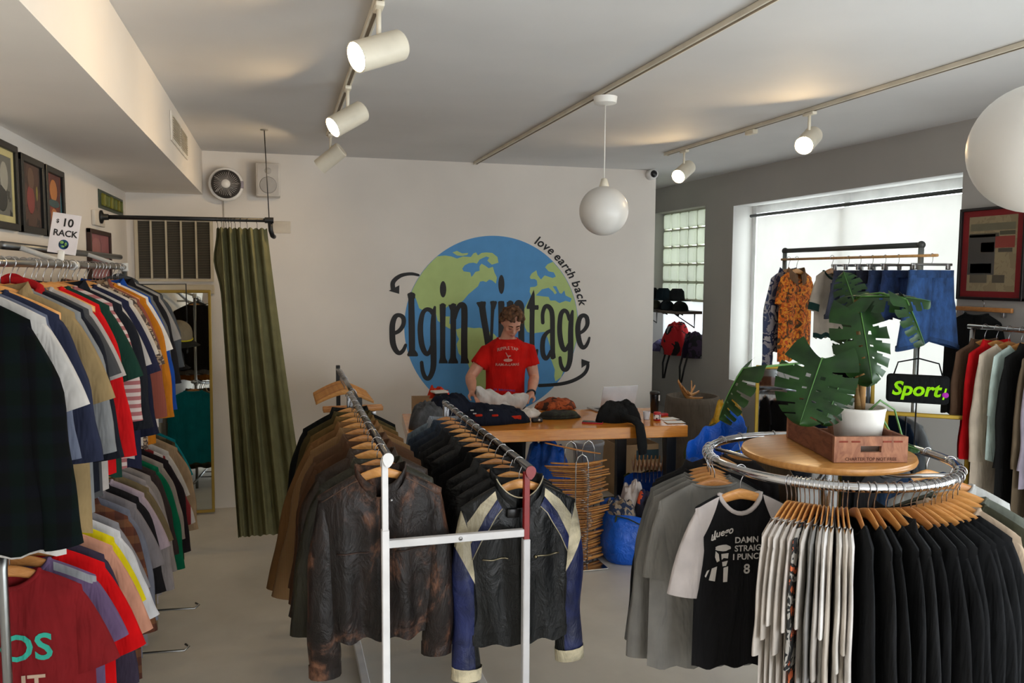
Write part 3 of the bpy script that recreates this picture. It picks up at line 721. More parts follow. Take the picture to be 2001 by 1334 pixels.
poster('framed_print', 'small dark-framed pink print below the curtain rod flange', 5.785, 6.46, 1.93, 2.28, .028, (52, 26, 18), (150, 92, 96), [((172, 112, 112), .35, -.5, .22, .5), ((160, 104, 104), -.3, .3, .5, .4)])
t = thing('metal_sign_plate', 'small green and yellow metal plate sign high in the wall corner', 'sign', (XL+.004, 6.65, 2.503))
G().rbox((-.003, -.455, -.064), (.003, .455, .064), .002).out('sign_plate', plain((46, 62, 50), .5), t, False)
for i, (y, w_) in enumerate(((-.33, .05), (-.2, .06), (-.06, .05), (.08, .06), (.22, .05), (.34, .04))): G().rbox((.0031, y-w_, -.042), (.0045, y+w_, .042), .012).out('sign_pattern', plain(((120, 116, 30), (96, 104, 40))[i % 2], .5), t, False)
# fitting-room rod and curtain
t = thing('curtain_rod', 'black pipe curtain rod hung from the ceiling by a thin wire', 'curtain rod', (0, 0, 0))
G().tube([(XL+.002, 6.12, 2.372), (-.062, 6.08, 2.372)], .0145, 12).out('rod', BLACKM, t)
G().lathe([(.045, .0), (.045, .012), (.022, .02), (.02, .05)], (XL+.026, 6.12, 2.372), 20, (1, 0, 0)).out('flange', BLACKM, t)
G().tube([(-.072, 6.078, 3.0), (-.05, 6.08, 2.385)], .0035, 6).out('ceiling_wire', BLACKM, t)
G().lathe([(.026, -.006), (.026, -.001)], (-.072, 6.078, ZC), 16).out('ceiling_rose', plain((150, 146, 138), .5), t)
sharp(G().lathe([(.021, -.03), (.021, .03)], (-.05, 6.08, 2.372), 14, (1, 0, 0)).out('elbow_fitting', BLACKM, t))
G().tube([(-.045, 6.08, 2.372), (-.04, 6.08, 2.30), (-.03, 6.1, 2.265), (-.02, 6.14, 2.26)], .0165, 12).out('elbow_pipe', BLACKM, t)
t = thing('fitting_room_curtain', 'olive green floor-length curtain drawn to the end of its black rod', 'curtain', (0, 6.085, 0))
OL = fab((112, 108, 76))
def curt(u, v):   # u across, v down
    xt = -.40+.335*u; xb = -.305+.50*(u**1.15); e = v**1.1
    x = xt+(xb-xt)*e
    am = .040-.012*v; ph = 2*PI*(u**.8)*5.2
    wide = max(0, (u-.62)/.38)
    y = am*(1-.75*wide)*math.sin(ph)+.012*math.sin(ph*2.3+v*3)*v-.03*wide*v*(1-.3*v)
    z = 2.318-(2.215+.012*math.sin(ph))*v - .012*(1-abs(math.sin(ph)))*(1-v)
    if u < .06: x -= .035*math.exp(-((v-.10)/.06)**2)
    return Vector((x, y, z))
o = G().grid(curt, 150, 40).out('curtain_cloth', OL, t)
for k in range(9):
    u = (.02, .10, .18, .24, .29, .36, .47, .60, .80)[k]; q = curt(u, 0)
    G().tube([Vector((q.x, -.003, 2.366))+Vector((.004*math.sin(a), .017*math.cos(a), .017*math.sin(a)+.0)) for a in [2*PI*j/14 for j in range(14)]], .0018, 5, closed=True).out('curtain_ring', BLACKM, t)
    G().tube([(q.x, -.003, 2.349), (q.x, q.y*.5, 2.335), (q.x, q.y, q.z-.012)], .0016, 5).out('curtain_clip', BLACKM, t)
# tall mirror
t = thing('tall_mirror', 'tall gold-framed mirror leaning on the wall behind the wall rack', 'mirror', (-.83, YB-.135, 0)); t.rotation_euler = (math.radians(-3.8), 0, 0)
GOLD = plain((168, 140, 66), .35, .6)
g = G(); hw, hgt = .295, 1.86
for a, b_ in (((-hw, -.035, .012), (-hw+.022, -.003, hgt)), ((hw-.022, -.035, .012), (hw, -.003, hgt)), ((-hw, -.0345, hgt-.024), (hw, -.0035, hgt)), ((-hw, -.0345, .012), (hw, -.0035, .036))): g.rbox(a, b_, .004, 1)
g.out('mirror_frame', GOLD, t, False)
MIR = plain((205, 210, 208), .015, 1.0, vary=0)
G().box((-hw+.01, -.024, .03), (hw-.01, -.014, hgt-.012)).out('mirror_glass', MIR, t, False)
# ================================================================ TWO-ARM RACK WITH THE LEATHER JACKETS
WPOST = plain((236, 236, 238), .35)
t = thing('two_arm_clothes_rack', 'white steel rack with two chrome arms full of leather jackets', 'clothes rack', (0, 0, 0))
xa, za, xb, zb = .378, 1.335, .925, 1.255; y0, ya1, yb1 = 2.985, 4.60, 4.66
RED_REFLECT = plain((130, 12, 18), .3)  # reflected red, painted into the colour of end cap and chrome inner post
for x, z, yy in ((xa, za, ya1), (xb, zb, yb1)):
    G().tube([(x, y0-.02, z), (x, yy, z)], .0155, 14).out('arm', plain((120, 120, 122), .22, 1.0), t)
for x, z, c in ((xa, za, WPOST), (xb, zb, RED_REFLECT)):
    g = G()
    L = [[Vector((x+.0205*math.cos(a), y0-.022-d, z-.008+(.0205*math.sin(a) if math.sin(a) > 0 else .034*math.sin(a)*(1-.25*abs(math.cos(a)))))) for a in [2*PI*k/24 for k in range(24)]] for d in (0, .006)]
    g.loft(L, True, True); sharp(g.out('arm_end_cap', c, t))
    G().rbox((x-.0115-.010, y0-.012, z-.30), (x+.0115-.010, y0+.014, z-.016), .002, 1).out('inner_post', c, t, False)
    G().rbox((x-.0138-.010, y0-.016, 0.02), (x+.0138-.010, y0+.018, z-.28), .003, 1).out('post', WPOST if c is WPOST else plain((205, 205, 208), .3), t, False)
    G().rbox((x-.0165, yb1-.06, .02), (x+.0165, yb1-.028, z-.01), .003, 1).out('post', STEEL, t, False)
    G().rbox((x-.02, y0-.25, .004), (x+.02, yb1+.15, .03), .004, 1).out('base_foot', WPOST, t, False)
zc = 1.0
G().rbox((xa, y0-.012, zc-.0145), (xb-.02, y0+.012, zc+.0145), .002, 1).out('cross_bar', plain((214, 214, 216), .3), t, False)
G().lathe([(.0, .004), (.007, .003), (.008, 0)], ((xa+xb)/2, y0-.0125, zc), 14, (0, -1, 0)).out('bolt', STEEL, t)
G().rbox((xa, yb1-.055, .30), (xb, yb1-.033, .33), .002, 1).out('cross_bar', STEEL, t, False)
# --- worn brown leather jacket at the front of the white-capped arm
BR = fab((34, 25, 22), 'worn')
def leather_front(label, hl, loc, m, seed, **kw):
    o = dict(T=.046, W=.236, chest=.225, hem=.222, length=.60, sl=.64, a0=76, a1=89, collar='stand', rs=.084, re=.06, nu=30, nv=26, nd=.085, nw=.098, fold=.5, seed=seed); o.update(kw)
    info = garment('leather_jacket', label, 'jacket', m, loc, 0, group=None, **o)
    hanger(hl, loc, 0, 'hangers on the two-arm rack', .006); return info
bi = leather_front('worn dark brown leather jacket at the front of the white-capped arm', 'wooden hanger inside the worn brown leather jacket at the front', (xa-.012, 3.092, za), BR, 3, zip_=fab((40, 30, 28), 'leather'), hemband=BR, cuff=BR, sl2=.68)
for sx in (-1, 1):   # welt pockets and yoke seam
    G().tube([Vector((sx*(.05+.12*k/8), bi['yf'](sx*(.05+.12*k/8), -.385+.01*math.sin(k))-.002, -.385+.004*k/8)) for k in range(9)], .003, 5).out('pocket_welt', fab((70, 50, 42), 'leather'), bi['t'])
    G().tube([Vector((sx*(.09+.135*k/8), bi['yf'](sx*(.09+.135*k/8), bi['zt'](.09+.135*k/8)-.02-.012*k/8)-.0015, bi['zt'](.09+.135*k/8)-.02-.012*k/8)) for k in range(9)], .002, 5).out('yoke_seam', fab((96, 70, 56), 'leather'), bi['t'])
G().rbox((.002, bi['yf'](0, -.30)-.012, -.315), (.012, bi['yf'](0, -.30)-.006, -.285), .002).out('zip_pull', STEEL, bi['t'])
G().ball((.034, bi['yf'](.034, -.20)-.012, -.188), .006, 10, 8).out('collar_snap', STEEL, bi['t'])
# --- black, navy and cream racing jacket
BLK = fab((19, 21, 22), 'leather'); NAVY = fab((34, 42, 84), 'leather'); CREAM = fab((196, 186, 158), 'leather')
def rsf(sx, q, i):
    outer = i in (10, 11, 0, 1, 2, 3) if sx > 0 else i in (10, 11, 0, 1, 2, 3)
    if q < .20: return 2 if q >= .04 else 0
    return 1 if i in (0, 1, 2, 10, 11, 9, 8) else 0
rsf.mats = [BLK, NAVY, CREAM]
ri = leather_front('black leather racing jacket with navy sleeves and cream shoulder bands', 'wooden hanger inside the black, navy and cream racing jacket', (xb-.010, 3.085, zb), BLK, 5, zip_=fab((18, 20, 22), 'leather'), hemband=BLK, sf=rsf, cuff=CREAM, sl2=.66, sl=.63, W=.24)
def band(info, nm, P, Q, m, lift=.003, n=10):
    """strip between two x,z polylines laid on the front"""
    def lerp(L, s):
        s *= len(L)-1; i = min(int(s), len(L)-2); f = s-i
        return L[i][0]*(1-f)+L[i+1][0]*f, L[i][1]*(1-f)+L[i+1][1]*f
    def fn(u, v):
        a = lerp(P, u); b_ = lerp(Q, u); x = a[0]*(1-v)+b_[0]*v; z = a[1]*(1-v)+b_[1]*v
        return Vector((x, info['yf'](x, z)-lift, z))
    return G().grid(fn, n, 4).out(nm, m, info['t'])
zt = ri['zt']
for s in (-1, 1):
    band(ri, 'shoulder_band', [(s*.103, zt(.103)-.012), (s*.165, zt(.165)-.030), (s*.222, zt(.222)-.075)], [(s*.098, zt(.098)-.045), (s*.150, zt(.15)-.085), (s*.205, zt(.2)-.165)], CREAM)
    band(ri, 'chest_band', [(s*.098, zt(.098)-.047), (s*.150, zt(.15)-.087), (s*.205, zt(.2)-.167)], [(s*.078, zt(.09)-.085), (s*.13, zt(.13)-.135), (s*.198, zt(.2)-.225)], NAVY)
    G().tube([Vector((x, ri['yf'](x, z)-.004, z)) for x, z in ((s*.078, zt(.09)-.086), (s*.105, zt(.1)-.108), (s*.13, zt(.13)-.137), (s*.165, zt(.16)-.178), (s*.198, zt(.2)-.228))], .0022, 6).out('piping', CREAM, ri['t'])
    G().tube([Vector((s*(.055+.105*k/8), ri['yf'](s*(.055+.105*k/8), -.375)-.003, -.375+.002*math.sin(k))) for k in range(9)], .0035, 6).out('pocket_zip', plain((120, 112, 90), .35, .8), ri['t'])
G().ball((.056, ri['yf'](.056, -.375)-.006, -.375), .007, 10, 8).out('zip_pull', plain((150, 140, 110), .3, 1), ri['t'])
g = G(); zz = zt(.098)-.10
G().rbox((-.062, ri['yf'](-.04, zz)-.016, zz-.018), (-.012, ri['yf'](-.04, zz)-.006, zz+.018), .003).out('collar_buckle', plain((44, 44, 44), .3, .8), ri['t'])
G().tube([(x, y, z) for x, y, z in [(v.x, v.y-.003, v.z) for v in [Vector((.1*math.cos(a), -.042*abs(math.sin(a)), zt(.098)-.085*max(0, 1-(math.cos(a)*1.0)**2)**.75+.044)) for a in [PI*1.08+PI*.84*k/16 for k in range(17)]]]], .0026, 6).out('collar_piping', CREAM, ri['t'])
# --- the rest of the white-capped arm: browns
ARM_A = [
 ('jacket', fab((44, 42, 30), 'leather'), 'very dark olive leather jacket', dict(collar='shirt')),
 ('jacket', fab((52, 38, 28), 'leather'), 'dark chocolate brown leather jacket', dict(collar='shirt')),
 ('jacket', fab((74, 50, 34)), 'reddish brown suede jacket', dict(collar='lapel')),
 ('jacket', fab((84, 58, 38), 'cord'), 'brown corduroy-lined jacket', dict(collar='lapel')),
 ('jacket', fab((124, 94, 60), 'cord'), 'camel corduroy jacket with wide collar', dict(collar='lapel', length=.78, sl=.68, a0=58, a1=78)),
 ('jacket', fab((116, 84, 52)), 'tan suede coat', dict(collar='lapel', length=.84, sl=.72, a0=56, a1=76)),
 ('jacket', fab((102, 80, 46)), 'mustard brown canvas jacket', dict(collar='shirt', length=.7)),
 ('jacket', fab((70, 62, 38)), 'moss brown chore jacket', dict(collar='shirt')),
 ('jacket', fab((26, 28, 28)), 'black waxed jacket', dict(collar='shirt', length=.72, W=.25, chest=.27)),
]
for i, (k, m, wd, ov) in enumerate(ARM_A):
    y = 3.225+(4.52-3.225)*(i/8)**.95; o = dict(T=.032, a0=76, a1=88, a0b=60, a1b=84); o.update({'a0b' if q == 'a0' else 'a1b' if q == 'a1' else q: z_ for q, z_ in ov.items()})
    if i == 8: o['T'] = .026
    put(k, m, f'{wd}, {ORD[i+1]} from the front on the white-capped arm', f'wooden hanger inside the {wd}, white-capped arm', (xa-.01, y, za), random.uniform(-.03, .03), 'brown jackets on the white-capped arm', 'hangers on the two-arm rack', 100+i, o)
ARM_B = [
 ('leather', 'black leather jacket with stand collar', dict(collar='stand')), ('leather', 'black leather bomber jacket', dict()), ('leather', 'matte black leather jacket', dict()), ('cotton', 'black suede jacket', dict()),
 ('cotton', 'black fleece-lined jacket', dict()), ('leather', 'black leather blazer', dict()), ('leather', 'black biker jacket', dict()), ('cotton', 'dark charcoal work jacket', dict()),
 ('denim', 'black denim jacket', dict()), ('denim', 'dark indigo denim jacket', dict()), ('denim', 'deep blue denim jacket', dict()), ('denim', 'pale grey-blue denim jacket with ticking-striped lining', dict(cm=stripes((170, 176, 182), (96, 108, 126), 260, 'X')))]
CB = [(18, 18, 19), (15, 15, 16), (20, 20, 20), (17, 16, 16), (14, 14, 15), (19, 19, 19), (16, 16, 18), (36, 36, 36), (32, 34, 38), (38, 46, 58), (48, 60, 76), (104, 118, 130)]
for i, (kd, wd, ov) in enumerate(ARM_B):
    y = 3.215+(4.56-3.215)*i/11; o = dict(T=.030, length=.60, collar='lapel', a0=66, a1=86, a0b=76, a1b=88); o.update(ov)
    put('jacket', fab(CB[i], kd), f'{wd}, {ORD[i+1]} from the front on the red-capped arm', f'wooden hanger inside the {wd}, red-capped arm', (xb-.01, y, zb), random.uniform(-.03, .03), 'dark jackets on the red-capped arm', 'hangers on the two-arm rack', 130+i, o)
# --- black rack behind, only empty hangers and two jackets low down
t = thing('black_clothes_rack', 'black rack with empty wooden hangers standing between the brown jackets and the painted wall', 'clothes rack', (.435, 5.75, 0))
G().tube([(.02, -.87, 1.235), (.02, .93, 1.235)], .0155, 14).out('rail', plain((110, 110, 112), .25, 1.0), t)
for y in (-.86, .93): G().rbox((.004, y-.016, .02), (.036, y+.016, 1.265), .003, 1).out('post', BLACKM, t, False)
for y in (-.86, .93): G().rbox((-.25, y-.018, .003), (.29, y+.018, .03), .004, 1).out('foot', BLACKM, t, False)
G().rbox((.008, -.85, .28), (.032, .92, .305), .003, 1).out('stretcher', BLACKM, t, False)
for i in range(9): hanger('empty wooden hanger on the black rack beside the green curtain', (.455, 5.98+i*.062, 1.235), random.uniform(-.06, .02), 'empty hangers on the black rack')
for i in range(2):
    loc = Vector((.455, 5.36-.07*i, 1.235)); t = thing('clip_hanger', ('wooden clip hanger with two metal clips, nearer of two on the black rack' if i else 'wooden clip hanger with two metal clips, farther of two on the black rack'), 'hanger', loc)
    G().rbox((-.19, -.008, -.118), (.19, .008, -.088), .004).out('clamp_bar', HWOOD2, t); G().tube(_hook()+[Vector((0, 0, -.092))], .0019, 6).out('hook', HOOKM, t)
    for s in (-1, 1): G().rbox((s*.13-.013, -.011, -.165), (s*.13+.013, .011, -.120), .003).out('clip', STEEL, t)
# ================================================================ ROUND RACK
RC = Vector((2.035, 2.665, 0)); RR, RZ = .452, 1.30
t = thing('round_clothes_rack', 'chrome round clothes rack carrying grey, white and black tops', 'clothes rack', RC)
G().tube([Vector((RR*math.cos(2*PI*k/72), RR*math.sin(2*PI*k/72), RZ)) for k in range(72)], .0165, 14, closed=True).out('ring_rail', plain((205, 205, 207), .1, 1.0), t)
G().tube([(0, 0, .05), (0, 0, RZ-.02)], .024, 16).out('centre_post', CHROME, t)
for k in range(4):
    a = PI/4+k*PI/2; d = Vector((math.cos(a), math.sin(a), 0))
    G().tube([d*.024+Vector((0, 0, RZ-.04)), d*.25+Vector((0, 0, RZ-.04)), d*(RR-.016)+Vector((0, 0, RZ-.012))], .008, 8).out('spoke', CHROME, t)
    G().tube([d*.02+Vector((0, 0, .42)), d*.30+Vector((0, 0, .18)), d*.47+Vector((0, 0, .012))], .014, 10).out('leg', plain((200, 200, 205), .25, 1.0), t)
    G().lathe([(.02, 0.001), (.02, .014)], d*.47, 12).out('foot_pad', BLACKM, t)
G().lathe([(.001, RZ-.02), (.10, RZ-.02), (.10, RZ-.005)], (0, 0, 0), 24).out('board_plate', STEEL, t)
cdir = Vector((-RC.x, -RC.y, 0)).normalized(); rdir = Vector((-cdir.y, cdir.x, 0))
def ringpos(th):
    a = math.radians(th); d = cdir*math.cos(a)+rdir*math.sin(a); return RC+d*RR+Vector((0, 0, RZ)), math.atan2(d.y, d.x)
def ringput(th, kind, m, wd, nth, sec, seed, o, flip=False):
    p, a = ringpos(th); oo = dict(wedge=RR if not flip else None, T=.012, length=.66, a0=64, a1=80, sl2=.12, a0b=84, a1b=89); oo.update(o)
    a += math.radians(random.uniform(-1.5, 1.5)+oo.pop('turn', 0))
    if flip: a += PI      # so that the front faces the viewer from the ring's near side
    return put(kind, m, f'{wd}, {nth} {sec} of the round rack', f'hanger in the {wd}, {nth} {sec} of the round rack', p, a, 'tops on the round rack', 'hangers on the round rack', seed, oo, hth=oo.pop('hth', .0042))
GREYS = [(-93, 'jacket', (34, 34, 36), 'black nylon jacket'), (-86.5, 'sweat', (30, 30, 32), 'black crew sweatshirt'), (-80, 'sweat', (104, 104, 102), 'charcoal grey sweatshirt'), (-74, 'tee', (112, 111, 108), 'grey boxy tee shirt'), (-68, 'sweat', (118, 116, 112), 'mid grey sweatshirt'), (-62, 'tee', (124, 122, 118), 'smoke grey tee')]
for i, (th, k, c, wd) in enumerate(GREYS):
    ringput(th, k, fab(c), wd, ORD[i], 'on the grey side', 170+i, dict(T=.0125, sl=.62 if k != 'tee' else .27, length=.68, a0=70, a1=84, chest=.245, hem=.25))
# raglan tee facing the room
p, a = ringpos(-50); p = p+cdir*.045+rdir*.055
RAG = fab((24, 24, 26)); RGW = fab((188, 180, 178))
ri2 = put('tee', RAG, 'black and pale grey raglan tee with a printed bust on the round rack', 'wooden hanger inside the printed raglan tee on the round rack', p-Vector((0, .0, 0)), a+PI+math.radians(-8), 'tops on the round rack', 'hangers on the round rack', 190, dict(T=.02, sl=.30, a0=62, a1=78, sm=RGW, cm=RGW, length=.60, W=.172, chest=.168, hem=.172, rs=.070, nd=.07, nw=.082, nu=26, nv=20, fold=.25), hth=.006)
for s in (-1, 1):
    zt2 = ri2['zt']
    G().grid(lambda u, v: (lambda x, z: Vector((x, ri2['yf'](x, z)-.0025, z)))(s*((.084+.088*u)*(1-v)+(.092+.078*u)*v), (zt2(.084+.088*u)-.004)*(1-v)+(zt2(.09)-.03-.17*u**.9)*v), 12, 8).out('raglan_shoulder', RGW, ri2['t'])
PW = fab((205, 200, 196))
for s, z, x in (('DAMN', -.262, -.026), ('STRAIGHT', -.293, -.026), ('I PUNCHED', -.324, -.032)): txt_decal(ri2, 'lettering', s, .031, x, z, PW, 'LEFT')
txt_decal(ri2, 'lettering', '8', .05, .010, -.376, PW, 'LEFT'); txt_decal(ri2, 'script_lettering', 'Juego', .036, -.070, -.232, PW, 'CENTER', .35, math.radians(12))
txt_decal(ri2, 'script_lettering', 'la', .03, -.108, -.247, PW, 'CENTER', .35, math.radians(12))
def blob(cx, cz, rx, rz, n=18, wob=.0, top=False): return [(cx+rx*math.cos(2*PI*k/n)*(1+wob*math.sin(3*k)), cz+rz*math.sin(2*PI*k/n)*(1+wob*math.cos(2*k))) for k in range(n)]
def fan(P): return P, [tuple(range(len(P)))]
for P in (blob(-.034, -.278, .030, .012, 16, .08), [(-.062, -.288), (-.05, -.30), (-.046, -.325), (-.056, -.33), (-.064, -.31)], [(-.04, -.300), (-.012, -.298), (-.014, -.318), (-.03, -.315), (-.038, -.322)], [(-.036, -.33), (-.014, -.326), (-.02, -.345), (-.034, -.346)], [(-.075, -.352), (-.055, -.345), (-.062, -.40), (-.085, -.395)], [(-.03, -.352), (-.012, -.347), (-.014, -.405), (-.03, -.405)], [(-.092, -.36), (-.083, -.356), (-.096, -.385), (-.1, -.38)]):
    decal(ri2, 'bust_print', *fan([(a-.036, b_) for a, b_ in P]), PW, lift=.0032)
WH = [(196, 188, 180), (188, 180, 172), (206, 200, 194), (182, 174, 166), (200, 192, 186), (40, 40, 42), (196, 190, 184), (128, 126, 124), (172, 166, 160), (224, 222, 220), (190, 182, 172), (206, 202, 196), (196, 188, 178), (214, 210, 206)]
WN = ['cream raglan-sleeved tee', 'ivory tee', 'bright white tee', 'sandy white tee', 'soft white tee', 'monochrome printed tee', 'warm white tee', 'heather grey tee', 'stone tee', 'brightest white tee', 'bone tee', 'chalky white tee', 'ecru tee', 'snow white tee']
for i, c in enumerate(WH):
    th = -16+ (16+8.5)*i/13
    o = dict(T=.0054, hth=.0026, turn=-4, sty=1.35, nw=.122, nd=.04, sl=(.36, .30, .25, .34, .26, .38, .24, .42, .40, .26, .44, .36, .30, .40)[i], length=(.8, .84, .78, .86, .8, .76, .84, .72, .80, .70, .82, .86, .8, .78)[i], a0=74, a1=88, rs=.075, sl2=.12, fold=.2, W=.205, chest=.205, hem=.20)
    m = fab(c) if i != 5 else blotch([(30, 30, 32), (160, 156, 150), (34, 34, 36), (200, 100, 60)], 16)
    inf = ringput(th, 'tee', m, WN[i], ORD[i], 'on the pale side', 200+i, o)
BKN = ['black tee', 'grey-necked black tee', 'black crew sweatshirt', 'plain black tee', 'collared black polo', 'black sweatshirt', 'soft black sweatshirt', 'black quarter-zip top', 'faded black sweatshirt', 'black pullover', 'ink black sweatshirt', 'black long-sleeved tee', 'blue-black sweatshirt']
for i, wd in enumerate(BKN):
    th = 12.5+(58-12.5)*i/12+.7*math.sin(i*2.3); g_ = (26, 34, 24, 27, 36, 25, 28, 23, 30, 25, 26, 24, 28)[i]
    ringput(th, 'sweat', fab((g_, g_+1, g_+3)), wd, ORD[i], 'on the black side', 230+i, dict(T=.0105, hth=.0036, turn=i*.4, nw=.11, sl=.74, sl2=.12, a0=66, a1=85, length=.86, rs=.08, re=.06, fold=.35, W=.205, chest=.215, hem=.205, collar='shirt' if i == 4 else 'crew'))
for i, (th, k, c, wd, o) in enumerate(((65, 'tee', (168, 150, 130), 'tan short-sleeved tee', dict(sl=.26, T=.02, length=.56)), (73, 'sweat', (52, 52, 40), 'dark olive sweatshirt', dict(sl=.5)), (84, 'tee', (96, 100, 92), 'sage grey tee', dict()), (105, 'tee', (168, 168, 166), 'light grey tee', dict()), (125, 'tee', (40, 60, 88), 'navy blue tee', dict()), (150, 'tee', (70, 70, 74), 'graphite tee', dict()), (180, 'tee', (44, 40, 40), 'brown-black tee', dict()), (-150, 'tee', (110, 96, 80), 'mocha tee', dict()), (-128, 'tee', (60, 60, 62), 'slate tee', dict()), (-112, 'tee', (46, 44, 46), 'off-black tee', dict()))):
    ringput(th, k, fab(c), wd, ORD[i], 'on the far side', 260+i, {**dict(T=.015), **o})
# board, crate and monstera
t = thing('round_wooden_board', 'round honey-coloured wooden board lying on the round rack', 'board', RC+Vector((.01, .02, RZ+.001)))
BW = wood((176, 118, 58), (210, 154, 88), (1, 6, 1), .3)
sharp(G().lathe([(.30, -.004), (.318, .002), (.322, .012), (.318, .024), (.305, .028), (.001, .028)], (0, 0, 0), 64).out('board_top', BW, t), 50)
zb_ = RZ+.030
cc = at(1697, 893, 2.47); ca = math.radians(-14)
t = thing('wooden_crate', 'old reddish wooden bottle crate on the round board under the plant', 'crate', (2.105, 2.67, zb_), ca)
CW = wood((98, 52, 36), (140, 88, 62), (2, 2, 6), .75); CW2 = wood((122, 76, 56), (168, 116, 86), (6, 2, 2), .75)
lx, ly, hh_ = .135, .225, .095
def endpanel(y):
    g = G(); g.box((-lx, y-.008, .001), (lx, y+.008, .038)); g.box((-lx, y-.008, .061), (lx, y+.008, hh_)); g.box((-lx, y-.008, .038), (-.038, y+.008, .061)); g.box((.038, y-.008, .038), (lx, y+.008, .061)); return g
for y in (-ly, ly): endpanel(y).out('end_panel', CW2, t, False)
for x in (-lx+.006, lx-.006): G().rbox((x-.006, -ly+.009, .001), (x+.006, ly-.009, hh_), .002, 1).out('side_panel', CW, t, False)
G().box((-lx+.013, -ly+.009, .001), (lx-.013, ly-.009, .012)).out('crate_floor', CW, t, False)
PR = fab((60, 34, 30))
def crate_text(s, size, x, z):
    v, f = text_geo(s, size); link('stencil_lettering', [Vector((x+p.x, -ly-.0092, z+p.y)) for p in v], f, PR, t, False)
crate_text('CHARTER TOP NOT FREE', .0165, 0.0, .008)
g = G()
for x0 in (-.10, -.055, .06, .10): g.rbox((x0-.018, -ly-.0095, .074), (x0+.014, -ly-.0085, .080), .0004)
g.out('faded_stencil', fab((126, 60, 48)), t, False)
pz = zb_+.013; PC = Vector((2.12, 2.607, pz))
t = thing('potted_monstera', 'large monstera plant in a white fluted pot standing in the wooden crate', 'plant', PC)
g = G(); L = []
for r, z in ((.072, 0), (.076, .004), (.094, .150), (.098, .155), (.098, .165), (.091, .165), (.086, .13)):
    L.append([Vector(((r+(.0022 if 0 < z < .155 and r > .073 and k % 2 else 0))*math.cos(2*PI*k/72), (r+(.0022 if 0 < z < .155 and r > .073 and k % 2 else 0))*math.sin(2*PI*k/72), z)) for k in range(72)])
g.loft(L, True, False).out('pot', plain((226, 224, 218), .35), t)
G().lathe([(.001, .142), (.06, .145), (.0895, .140)], (0, 0, 0), 30).out('soil', plain((46, 34, 26), .95, vary=.3, sc=60, bmp=1), t)
LEAFM, nt, b = new_mat('leaf_green'); f = noise_tex(nt, tcoord(nt), 14, 4)
nt.links.new(ramp(nt, f, [(.3, (12, 36, 9)), (.7, (28, 64, 18))]), b.inputs['Base Color']); b.inputs['Roughness'].default_value = .42; b.inputs['Specular IOR Level'].default_value = .35
b.inputs['Transmission Weight'].default_value = 0; LEAFM2 = plain((72, 118, 52), .4)
def P3(px, py, d):      # point of the photograph at distance d in front of the viewer, in the plant's own space
    q = ray(px, py)/F; return Vector((0, 0, CAMZ))+q*d-PC
STEMM = wood((104, 84, 44), (150, 112, 64), (1, 1, 8), .7)
dpl = 3.15
stem = [Vector((.0, 0, .13)), P3(1676, 760, dpl), P3(1680, 690, dpl+.02), P3(1676, 630, dpl+.03), P3(1672, 585, dpl+.02)]
G().tube(stem, [.013, .013, .012, .010, .007], 12).out('stem', STEMM, t)
G().tube([P3(1684, 806, dpl-.02), P3(1688, 700, dpl-.01), P3(1690, 660, dpl)], .012, 12).out('support_pole', stripes((196, 150, 92), (88, 60, 30), 900, 'Z'), t)
def leaf(base, tip, width, nrm, root, droop=.25, fold=.12, cuts=True, curl=0, asym=1.0):
    d = tip-base; Ln = d.length; d.normalize(); n = (nrm-d*nrm.dot(d)).normalized(); s = d.cross(n)
    NU, NV = 42, 16
    def fn(u, v):
        w = 2*v-1; av = abs(w)
        ww = width*.5*(math.sin(PI*min(1, u*.92+.08)**.72)**.62)*(1 if u < .98 else .5)
        y = Ln*(u-.30*(1-u)**2*av**1.4+.10*av*math.sin(PI*u)); x = w*ww*(1 if w > 0 else asym)
        z = -droop*Ln*(u**2)*.6-fold*width*av**1.6+.012*Ln*math.sin(u*38)*av+curl*(x/width)**2*Ln
        return base+d*y+s*x+n*z
    def skip(i, j):
        w = abs((j+.5)/NV*2-1)
        if not cuts: return False
        if i in (8, 15, 22, 29, 35) and w > .42: return True
        if i in (9, 16, 23, 30) and w > .62: return True
        if i in (11, 12, 19, 26) and .14 < w < .30: return True
        return False
    lf = G().grid(fn, NU, NV, skip).out('leaf', LEAFM, t)
    G().tube([fn(k/12, .5)+n*.002 for k in range(13)], [.003*(1-k/15) for k in range(13)], 6).out('midrib', LEAFM2, lf)
    mid = (root+base)/2+Vector((0, 0, .25*(base-root).length))*.5
    G().tube([root, (root*2+mid*1.0)/3+Vector((0, 0, .01)), mid, (mid+base*1.5)/2.5, base], .0042, 8).out('petiole', LEAFM2, lf)
S = stem
tocam = (Vector((0, 0, CAMZ))-PC).normalized()
leaf(P3(1606, 700, 2.97), P3(1562, 826, 2.90), .28, tocam+Vector((-.1, 0, .25)), S[1], .10, .06)
leaf(P3(1452, 720, 2.92), P3(1391, 812, 2.96), .17, Vector((-.6, .3, .35))+tocam*.25, S[1]+Vector((0, 0, -.02)), .25, .25)
leaf(P3(1682, 612, 3.06), P3(1708, 745, 2.96), .22, tocam+Vector((.35, 0, .5)), S[3], .10, .22)
leaf(P3(1672, 600, 3.20), P3(1648, 528, 3.26), .13, tocam*.7+Vector((-.2, 0, .6)), S[4], .1, .1)
leaf(P3(1684, 580, 3.10), P3(1818, 572, 3.0), .16, Vector((0, 0, 1))+tocam*.55, S[4], .25, .15)
leaf(P3(1770, 585, 3.02), P3(1812, 672, 2.98), .14, Vector((.5, 0, .5))+tocam*.5, S[4], .1, .2)
leaf(P3(1668, 640, 3.2), P3(1634, 706, 3.24), .12, tocam+Vector((-.4, 0, .3)), S[2], .1, .1)
